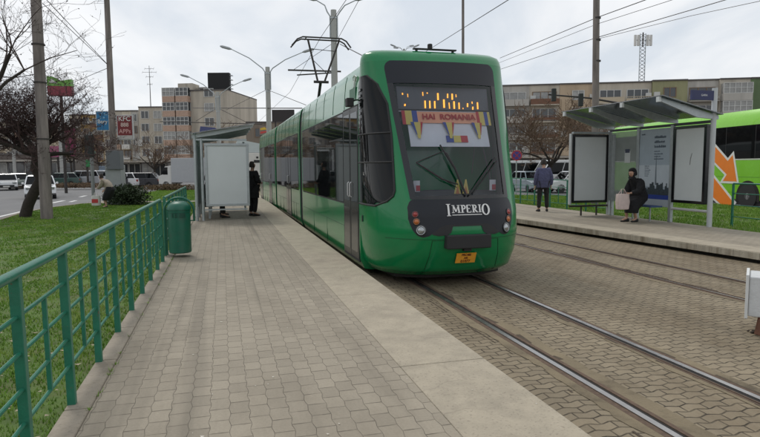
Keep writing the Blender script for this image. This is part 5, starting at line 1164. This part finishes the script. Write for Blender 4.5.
# foreground white box on a rusty stand
wbx = thing('concrete_block', 'white box on a rusty stump at the right edge of the track paving', 'box', (3.86, 5.90, -.2), -R(33))
MB().b2((-.045, -.05, .185), (.45, .40, .60)).build('box_body', mat('chalky_white', (.55, .56, .56), .7, var=.12, scale=7, bump=.4, bscale=40, dirt=(.4, .41, .42), dscale=3), wbx, bevel=.012)
MB().b2((-.075, -.075, .165), (-.047, .42, .62)).build('side_plate', flat((.62, .63, .62), .6), wbx, bevel=.004)
MB().tube([(.06, -.02, 0), (.085, 0, .19)], [.045, .04], 10).tube([(.36, .02, 0), (.33, 0, .19)], [.045, .04], 10).build('stump', flat((.14, .065, .04), .9, var=.3, scale=20), wbx)
mb = MB(); random.seed(8)
for i in range(40):
    a, r_ = random.random()*6.28, random.uniform(.02, .13); x, y = .06+r_*1.3*math.cos(a), -.02+r_*math.sin(a); s_ = random.uniform(.008, .022); mb.box((x, y, s_*.4), (s_*1.6, s_, s_), rz=a, rx=a)
tag(mb.build('dirt_clods', flat((.05, .038, .028), .95, var=.4, scale=30), loc=(3.93, 5.92, -.2)), 'dark crumbs of dirt round the rusty stump', 'dirt', kind='stuff')
# ================================================================ TREES, HEDGE
def tree(name, label, base, trunk_pts, r0, levels, seed, matT, matC, spread=.9, twiglen=.5, cat='tree', group=None, leafy=0, droop=0, starts=None, rmin=.006, nbr=(3, 5)):
    rnd = random.Random(seed); o = thing(name, label, cat, tuple(base), 0, group); tk_, cw = MB(), MB(); lf = MB()
    tk_.tube(trunk_pts, [r0*(1-.35*i/(len(trunk_pts)-1)) for i in range(len(trunk_pts))], 10)
    def grow(p, d_, L_, r_, lev):
        pts = [p]; dd = d_.copy(); seg = 4
        for i in range(seg):
            dd = (dd+Vector((rnd.uniform(-1, 1), rnd.uniform(-1, 1), rnd.uniform(-.7, .9)-droop*(1 if lev < 3 else 0)))*.28).normalized(); pts.append(pts[-1]+dd*L_/seg)
        rr = [max(r_*(1-.55*i/seg), rmin*.6) for i in range(seg+1)]
        (tk_ if lev >= levels-1 else cw).tube(pts, rr, 7 if lev >= levels-1 else (4 if lev > 1 else 3), cap=False)
        if lev == 0:
            for _ in range(leafy):
                q = pts[rnd.randint(1, seg)]+Vector((rnd.uniform(-1, 1), rnd.uniform(-1, 1), rnd.uniform(-1, 1)))*.03; a = rnd.uniform(.012, .03); e1 = Vector((rnd.uniform(-1, 1), rnd.uniform(-1, 1), rnd.uniform(-1, 1))).normalized()*a; e2 = e1.cross(Vector((rnd.uniform(-1, 1), .3, 1))).normalized()*a
                lf.add([q-e1, q+e2, q+e1, q-e2], [(0, 1, 2, 3)])
            return
        for k in range(rnd.randint(*nbr)):
            i = rnd.randint(1, seg) if k else seg; ax = Vector((rnd.uniform(-1, 1), rnd.uniform(-1, 1), rnd.uniform(-.35, .85))).normalized()
            grow(pts[i], (dd*.75+ax*spread).normalized(), L_*rnd.uniform(.55, .8), rr[i]*.62, lev-1)
    tp = Vector(trunk_pts[-1])
    for (sp, d_, L_, r_) in starts: grow(Vector(sp), Vector(d_).normalized(), L_, r_, levels-1)
    tk_.build('trunk', matT, o, smooth=True); cw.build('crown', matC, o)
    if leafy: lf.build('dry_leaves', matC, o)
    return o
B = G(25, 217, LZ)
tree('bare_tree', 'dark bare tree with a leaning forked trunk on the left lawn', B, [(0, 0, 0), (.15, 0, .45), (.42, 0, .95), (.60, 0, 1.3), (.42, 0, 1.65), (.5, 0, 2.0), (.50, 0, 2.25)], .19, 5, 11, M['bark'], M['twigred'], starts=[
    ((.5, 0, 2.1), (-.9, .1, .38), 1.65, .10), ((.5, 0, 2.2), (-.45, -.2, 1), 1.35, .11), ((.5, 0, 2.25), (.25, .3, 1), 1.3, .11), ((.45, 0, 2.05), (.97, -.1, .30), 1.3, .10), ((.5, 0, 2.15), (.75, .5, .55), 1.15, .09), ((.5, 0, 2.15), (-.75, -.6, .5), 1.5, .09), ((.5, 0, 2.2), (-.1, .6, .8), 1.45, .09), ((.45, 0, 2.1), (-1, .2, .1), 1.5, .08)], leafy=1, spread=1.0, rmin=.007, nbr=(5, 6), droop=.12)
p = G(-28, 222, LZ)
tree('bare_tree', 'bare tree whose upper branches enter at the top left corner', p, [(0, 0, 0), (.05, 0, 1.5), (0, 0, 3)], .16, 5, 23, M['bark'], M['twig'], starts=[((0, 0, 3), (.7, 0, 1), 2.6, .1), ((0, 0, 3), (-.3, .3, 1), 2.4, .09), ((0, 0, 2.8), (.9, -.2, .7), 2.6, .08)], leafy=1, nbr=(3, 4))
p = G(549, 190, -.2)
tree('bare_tree', 'bare brown tree above the man in the blue jacket', p, [(0, 0, 0), (0, 0, 1), (.1, 0, 1.8)], .11, 5, 31, M['bark'], M['twigbrown'], starts=[((.1, 0, 1.8), (-.8, 0, .7), 2.6, .10), ((.1, 0, 1.8), (.8, 0, .7), 2.6, .10), ((.1, 0, 1.8), (.1, .5, 1), 2.6, .1), ((.1, 0, 1.8), (-.3, -.4, 1), 2.6, .09), ((.1, 0, 1.7), (.5, -.5, .8), 2.4, .09)], leafy=1, rmin=.02, spread=1, nbr=(4, 5))
for i, (u, v, sd, hh, lab) in enumerate(((155, 186, 41, 1.0, 'small bare street tree before the plain block'), (211, 187, 43, 1.1, 'small bare street tree behind the near shelter'), (72, 184, 47, 1.5, 'bare brownish tree beside the magenta billboard'), (100, 183, 53, 1.4, 'ochre tinted bare tree under the blue hanging sign'), (590, 187, 57, 1.3, 'bare tree behind the left poster case of the far shelter'))):
    p = G(u, v, -.25)
    tree('street_tree', lab, p, [(0, 0, 0), (.05, 0, .9*hh), (0, 0, 1.7*hh)], .13, 4, sd, M['bark'], M['twigbrown'], starts=[((0, 0, 1.7*hh), (math.cos(a), math.sin(a), .8), 1.9*hh, .07) for a in (0, 1.3, 2.5, 3.8, 5)]+[((0, 0, 1.7*hh), (0, 0, 1), 2.0*hh, .07)], rmin=.02, group='bare street trees', nbr=(4, 5), leafy=1)
def hedge(label, c, dx, dy, h_, m, n=5000, seed=3):
    rnd = random.Random(seed); o = thing('shrub', label, 'shrub', tuple(c)); mb = MB()
    for i in range(n):
        a, b_, g_ = rnd.gauss(0, .42), rnd.gauss(0, .42), rnd.random(); 
        if abs(a) > 1 or abs(b_) > 1: continue
        top = h_*(1-.35*(a*a))*(.85+.25*math.sin(a*9)*math.cos(b_*7)); q = Vector((a*dx, b_*dy, g_**.6*top)); e1 = Vector((rnd.uniform(-1, 1), rnd.uniform(-1, 1), rnd.uniform(-1, 1))).normalized()*.05; e2 = e1.cross(Vector((.3, rnd.uniform(-1, 1), 1))).normalized()*.035
        mb.add([q-e1, q+e2, q+e1, q-e2], [(0, 1, 2, 3)])
    mb.build('foliage', m, o); MB().tube([(0, 0, 0), (0, 0, h_*.6)], .05, 6).build('stem', M['bark'], o); return o
hg = mat('dark_hedge_leaves', (.03, .05, .018), .8, var=.5, scale=6)
hedge('dark green rounded hedge bush beside the control cabinet', G(128, 206, -.12), 1.0, .6, .95, hg)
hedge('low brown shrub bed beyond the second lawn', G(170, 190.5, -.15), 3.0, 1.2, .5, mat('brown_shrub_leaves', (.10, .065, .03), .9, var=.4, scale=4), 3500, 9)
hedge('brown shrub bed on the median past the leaning pole', G(75, 188, -.15), 4.5, 1.0, .5, mat('brown_shrub_twigs', (.12, .075, .04), .9, var=.4, scale=4), 4000, 12)
# ================================================================ PEOPLE
def skinned(nodes, edges, root, sub=2):
    me = bpy.data.meshes.new('t'); names = list(nodes); idx = {k: i for i, k in enumerate(names)}
    me.from_pydata([nodes[k][0] for k in names], [(idx[a], idx[b]) for a, b in edges], []); o = bpy.data.objects.new('t', me); COL.objects.link(o)
    o.modifiers.new('s', 'SKIN'); o.modifiers.new('u', 'SUBSURF').levels = sub; o.modifiers['u'].render_levels = sub
    sv = me.skin_vertices[0].data
    for k in names:
        r_ = nodes[k][1]; sv[idx[k]].radius = r_ if isinstance(r_, tuple) else (r_, r_); sv[idx[k]].use_root = (k == root)
    dg = bpy.context.evaluated_depsgraph_get(); dg.update(); m2 = bpy.data.meshes.new_from_object(o.evaluated_get(dg)); bpy.data.objects.remove(o)
    return [tuple(v.co) for v in m2.vertices], [tuple(p_.vertices) for p_ in m2.polygons]
STAND = dict(pel=(0, 0, .95), waist=(0, .0, 1.10), chest=(0, .0, 1.30), neck=(0, -.015, 1.47), nk2=(0, .0, 1.54), hd0=(0, .02, 1.61), hd1=(0, .02, 1.68), hd2=(0, .01, 1.745),
    shL=(-.175, -.01, 1.42), elL=(-.235, -.04, 1.13), wrL=(-.23, .05, .88), shR=(.175, -.01, 1.42), elR=(.235, -.04, 1.13), wrR=(.23, .05, .88),
    hpL=(-.09, 0, .92), knL=(-.10, .03, .50), anL=(-.10, -.03, .09), toL=(-.12, .14, .035), hpR=(.09, 0, .92), knR=(.10, .03, .50), anR=(.10, -.03, .09), toR=(.12, .14, .035))
RAD = dict(pel=.13, waist=.12, chest=(.14, .12), neck=.062, nk2=.052, hd0=.066, hd1=.092, hd2=.072, shL=.062, elL=.042, wrL=.028, shR=.062, elR=.042, wrR=.028, hpL=.085, knL=.056, anL=.04, toL=.032, hpR=.085, knR=.056, anR=.04, toR=.032)
ARM = [('chest', 'shL'), ('shL', 'elL'), ('elL', 'wrL'), ('chest', 'shR'), ('shR', 'elR'), ('elR', 'wrR')]
LEG = [('pel', 'hpL'), ('hpL', 'knL'), ('knL', 'anL'), ('pel', 'hpR'), ('hpR', 'knR'), ('knR', 'anR')]
TOR = [('pel', 'waist'), ('waist', 'chest'), ('chest', 'neck')]
HD = [('neck', 'nk2'), ('nk2', 'hd0'), ('hd0', 'hd1'), ('hd1', 'hd2')]
def person(label, loc, rz, h_, J, top, bottom, hair, shoes=None, coat=None, scarf=None, puff=1.0, curl=.5, trouser=True, bag=None):
    o = thing('person', label, 'person', loc, rz); K = h_/1.80; j = dict(STAND); j.update(J); j = {k: tuple(c*K for c in v) for k, v in j.items()}
    def RR(k, g=0, f=1):
        r_ = RAD[k]; return tuple((x*f+g)*K for x in r_) if isinstance(r_, tuple) else (r_*f+g)*K
    body = MB(); v, f = skinned({k: (j[k], RR(k)) for k in j}, TOR+HD+ARM+LEG+[('anL', 'toL'), ('anR', 'toR')], 'pel'); body.add(v, f)
    for s_ in 'LR':                                             # hands: palm, four unequal curled fingers, thumb at the side
        w_ = Vector(j['wr'+s_]); d_ = (w_-Vector(j['el'+s_])).normalized(); sx = -1 if s_ == 'L' else 1; side = Vector((0, 1, 0)) if abs(d_.y) < .8 else Vector((1, 0, 0)); side = (side-d_*side.dot(d_)).normalized(); inn_ = d_.cross(side)*sx
        c0 = w_-d_*.01*K; rg = []
        for t_, a, b_ in ((0, .026, .02), (.03, .038, .016), (.07, .042, .014), (.09, .040, .012)):
            rg.append([c0+d_*t_*K+side*a*K*math.cos(q)+inn_*b_*K*math.sin(q) for q in dens(0, 2*PI, 10)[:-1]])
        body.loft(rg)
        for i, L_ in enumerate((.062, .072, .068, .052)):
            b0 = c0+d_*.085*K+side*(.03-.02*i)*K; k1 = b0+(d_+inn_*curl*.4).normalized()*L_*.5*K; k2 = k1+(d_*(1-curl)+inn_*curl*1.3).normalized()*L_*.5*K; body.tube([b0, k1, k2], [.0095*K, .009*K, .007*K], 6)
        b0 = c0+d_*.03*K+side*.036*K; k1 = b0+(d_*.6+side*.7+inn_*.3).normalized()*.035*K; body.tube([b0, k1, k1+(d_+inn_*.4).normalized()*.03*K], [.011*K, .010*K, .008*K], 6)
    fwd = (Vector(j['hd1'])-Vector(j['hd0'])).normalized(); face = J.get('face', None)
    fd = Vector((0, 1, 0)); fd = (fd-fwd*fd.dot(fwd)).normalized(); lat = fd.cross(fwd); H1 = Vector(j['hd1'])
    body.tube([H1+fd*.072*K+fwd*.015*K, H1+fd*.098*K-fwd*.022*K, H1+fd*.075*K-fwd*.03*K], [.009*K, .014*K, .008*K], 6)
    for sx in (-1, 1): body.tube([H1+lat*sx*.084*K+fwd*.02*K, H1+lat*sx*.088*K-fwd*.03*K], [.012*K, .008*K], 6)
    bo_ = body.build('body', M['skin'], o, smooth=True)
    for sx in (-1, 1): MB().lathe([(.004, -.006), (.010, 0), (.004, .006)], tuple(H1+fd*.078*K+lat*sx*.03*K+fwd*.012*K), 8).build('eye', M['hair'], bo_)
    MB().tube([H1+fd*.078*K-fwd*.052*K-lat*.022*K, H1+fd*.084*K-fwd*.054*K, H1+fd*.078*K-fwd*.052*K+lat*.022*K], .005*K, 5).build('mouth', flat((.3, .1, .08), .6), bo_)
    # garments grown over the same joints
    g = .022*puff; nodes = {k: (j[k], RR(k, g)) for k in ('pel', 'waist', 'chest', 'neck', 'shL', 'elL', 'shR', 'elR')}
    nodes['neck'] = (j['neck'], RR('neck', .012))
    for s_ in 'LR': w_, e_ = Vector(j['wr'+s_]), Vector(j['el'+s_]); nodes['wr'+s_] = (tuple(w_.lerp(e_, .06)), RR('wr'+s_, .016*puff))
    v, f = skinned(nodes, TOR+ARM, 'pel'); MB().add(v, f).build('jacket', top, o, smooth=True)
    if trouser:
        nodes = {k: (j[k], RR(k, .026)) for k in ('pel', 'hpL', 'knL', 'hpR', 'knR')}
        for s_ in 'LR': nodes['an'+s_] = (tuple(Vector(j['an'+s_])+Vector((0, 0, .02))), RR('an'+s_, .032))
        v, f = skinned(nodes, LEG, 'pel'); MB().add(v, f).build('trousers', bottom, o, smooth=True)
    if coat:                                                    # (material, list of (centre, rx, ry))
        cm_, rings = coat; MB().loft([[(c[0]*K+rx*K*math.cos(a)*(1+.04*math.sin(a*7)), c[1]*K+ry*K*math.sin(a)*(1+.04*math.cos(a*5)), c[2]*K) for a in dens(0, 2*PI, 28)[:-1]] for c, rx, ry in rings]).build('skirt', cm_, o, smooth=True)
    for s_ in 'LR':
        a_, t_ = Vector(j['an'+s_]), Vector(j['to'+s_]); d_ = (t_-a_); d_.z = 0; d_.normalize(); l_ = Vector((-d_.y, d_.x, 0)); base = Vector((a_.x, a_.y, a_.z-.09*K)); rg = []
        for t, wd, hh in ((-.07, .03, .07), (-.05, .042, .09), (.02, .042, .10), (.08, .048, .07), (.15, .046, .05), (.20, .03, .035)):
            rg.append([base+d_*t*K+l_*wd*K*math.cos(q)+Vector((0, 0, (.5+.5*math.sin(q))*hh*K+.002)) for q in dens(0, 2*PI, 12)[:-1]])
        MB().loft(rg).build('shoe', shoes or M['rub'], o, smooth=True)
    H0, H2_ = Vector(j['hd0']), Vector(j['hd2']); hm = scarf or hair; big = 1.22 if scarf else 1.0; hb = MB(); rg = []
    up_ = (H2_-H0).normalized(); bk = -fd; rt_ = lat
    for i in range(9):                                          # cap of hair or headscarf: open at the face
        t = i/8; z_ = -.075+(.075+.115)*t; w_ = .098*math.sqrt(max(.02, 1-(max(0, (t-.35))/.66)**2)) if t > .35 else .090+.008*t; w_ = .100*math.cos(t*H2*.97)**.55; z_ = -.075+.197*math.sin(t*H2); w_ *= big*K
        rg.append([H1+up_*z_*K*1.02+bk*.022*K+rt_*w_*math.cos(a)+bk*w_*1.04*math.sin(a)*(1 if math.sin(a) > 0 else (.45 if t < .62 else .95)) for a in dens(0, 2*PI, 20)[:-1]])
    hb.loft(rg)
    if scarf: hb.tube([H1-up_*.09*K+fd*.03*K, Vector(j['neck'])+fd*.03*K, Vector(j['chest'])+fd*.10*K], [.085*K, .09*K, .03*K], 12)
    hb.build('headscarf' if scarf else 'hair', hm, o, smooth=True)
    return o
person('man in a slate blue jacket and dark trousers seen from behind on the far platform', (5.56, 19.72, 0), R(-6), 1.80, dict(hd0=(0, .05, 1.60), hd1=(0, .065, 1.66), hd2=(0, .075, 1.72), hpL=(-.1, 0, .92), knL=(-.13, .02, .5), anL=(-.15, -.04, .09), toL=(-.19, .13, .035), knR=(.12, .05, .5), anR=(.13, .02, .09), toR=(.16, .2, .035),
    elL=(-.255, -.03, 1.12), wrL=(-.27, .05, .86), elR=(.255, -.03, 1.12), wrR=(.26, .06, .87), shL=(-.18, 0, 1.41), shR=(.18, 0, 1.41)), M['blue_cloth'], M['trouser'], M['hair'], puff=1.9,
    coat=(M['blue_cloth'], [((0, -.01, 1.42), .16, .10), ((0, -.01, 1.35), .215, .145), ((0, -.01, 1.15), .225, .165), ((0, 0, .98), .23, .19), ((0, 0, .86), .225, .185), ((0, 0, .82), .215, .175)]))
SITW = dict(pel=(0, -.27, .60), waist=(0, -.24, .76), chest=(0, -.12, .99), neck=(0, -.02, 1.15), nk2=(0, .02, 1.21), hd0=(0, .06, 1.27), hd1=(0, .085, 1.34), hd2=(0, .08, 1.40), shL=(-.16, -.07, 1.09), shR=(.16, -.07, 1.09), elL=(-.22, .04, .84), wrL=(-.12, .26, .80), elR=(.22, .0, .82), wrR=(.15, .20, .66),
    hpL=(-.09, -.25, .58), knL=(-.10, .10, .46), anL=(-.10, -.02, .09), toL=(-.11, .14, .035), hpR=(.09, -.25, .58), knR=(.11, .13, .46), anR=(.11, .10, .09), toR=(.13, .27, .035))
BENT = dict(pel=(0, -.30, .80), waist=(0, -.24, .95), chest=(0, -.05, 1.13), neck=(0, .09, 1.27), nk2=(0, .13, 1.32), hd0=(0, .17, 1.37), hd1=(0, .19, 1.44), hd2=(0, .18, 1.50), shL=(-.16, .03, 1.22), shR=(.16, .03, 1.22), elL=(-.2, .12, .96), wrL=(-.12, .30, .92), elR=(.22, .0, .94), wrR=(.18, .18, .80),
    hpL=(-.09, -.27, .78), knL=(-.10, .02, .46), anL=(-.10, -.1, .09), toL=(-.11, .07, .035), hpR=(.09, -.27, .78), knR=(.11, .06, .46), anR=(.11, .07, .09), toR=(.13, .24, .035))
pw_ = person('old woman in black coat and headscarf sitting forward before the city poster', (6.95, 15.9, 0), R(118), 1.80, SITW, M['black_cloth'], M['black_cloth'], M['hair'], trouser=False, scarf=M['black_cloth'], puff=2.2,
    coat=(M['black_cloth'], [((0, -.10, 1.06), .16, .12), ((0, -.18, .9), .20, .17), ((0, -.22, .72), .24, .22), ((0, -.12, .60), .25, .33), ((0, -.02, .47), .22, .26), ((0, .06, .36), .20, .17), ((0, .06, .25), .19, .15)]))
def bag_(label, loc, w_, d_, h_, m, rz=0):
    o = thing('shopping_bag', label, 'bag', loc, rz); rg = []
    for z, f in ((0, .86), (.03, .98), (.5, 1.04), (.85, .96), (1, .90)): rg.append([(w_/2*f*math.copysign(abs(math.cos(a))**.5, math.cos(a))+.01*math.sin(z*9+a*3), d_/2*f*math.copysign(abs(math.sin(a))**.5, math.sin(a)), z*h_) for a in dens(0, 2*PI, 24)[:-1]])
    MB().loft(rg).build('bag_body', m, o, smooth=True)
    for s_ in (-1, 1): MB().tube([(-w_*.25, s_*d_*.3, h_-.01), (-w_*.12, 0, h_+.13), (w_*.12, 0, h_+.13), (w_*.25, s_*d_*.3, h_-.01)], .008, 6).build('handle', m, o)
    return o
bag_('pale pink shopping bag held by the old woman in black', (6.56, 15.66, .36), .36, .20, .42, M['bag'], R(15))
person('woman in black standing half hidden behind the near shelter poster case', (-4.10, 18.75, 0), R(-40), 1.76, dict(elR=(.22, .05, 1.15), wrR=(.1, .22, 1.1), elL=(-.22, .05, 1.15), wrL=(-.08, .22, 1.08)), M['black_cloth'], M['black_cloth'], M['hair'], puff=2.0,
    coat=(M['black_cloth'], [((0, 0, 1.1), .17, .14), ((0, 0, .95), .20, .17), ((0, 0, .72), .22, .19), ((0, 0, .60), .22, .19)]))
SIT = dict(pel=(0, -.05, .55), waist=(0, -.08, .72), chest=(0, -.06, .93), neck=(0, -.04, 1.09), nk2=(0, -.02, 1.16), hd0=(0, 0, 1.23), hd1=(0, 0, 1.30), hd2=(0, -.01, 1.365), shL=(-.17, -.05, 1.04), shR=(.17, -.05, 1.04), elL=(-.22, .02, .78), wrL=(-.10, .24, .68), elR=(.22, .02, .78), wrR=(.10, .24, .68),
    hpL=(-.09, 0, .53), knL=(-.11, .42, .52), anL=(-.11, .40, .09), toL=(-.12, .57, .035), hpR=(.09, 0, .53), knR=(.11, .42, .52), anR=(.12, .46, .09), toR=(.13, .63, .035))
for s_, lab, mt, K_ in ((.95, 'seated person in dark clothes behind the near shelter poster case, nearest the railing end', M['black_cloth'], 1.72), (2.1, 'seated person in a brown coat further along the near shelter bench', flat((.10, .07, .05), .9), 1.65)):
    p = TS(-.70+.26, 17.9+s_, 0); person(lab, tuple(p), TH-H2, K_, SIT, mt, M['trouser'], M['hair'], puff=1.6)
p = G(106, 208, -.1)
person('person in a beige jacket and black skirt bending over beside the signal pole', (p.x, p.y, -.1), R(80), 1.66, BENT, M['beige_cloth'], M['black_cloth'], M['hair'], trouser=False, puff=2.4,
    coat=(M['black_cloth'], [((0, -.24, .98), .17, .15), ((0, -.26, .85), .21, .20), ((0, -.17, .66), .22, .23), ((0, -.08, .48), .20, .20), ((0, -.04, .36), .19, .17)]))
bg = bag_('white and red carrier bag held by the bending person in beige', (p.x-.28, p.y-.25, .02), .34, .2, .42, wh, 0)
MB().b2((-.13, -.115, .12), (.13, -.104, .28)).build('red_print', flat((.5, .04, .04), .6), bg)
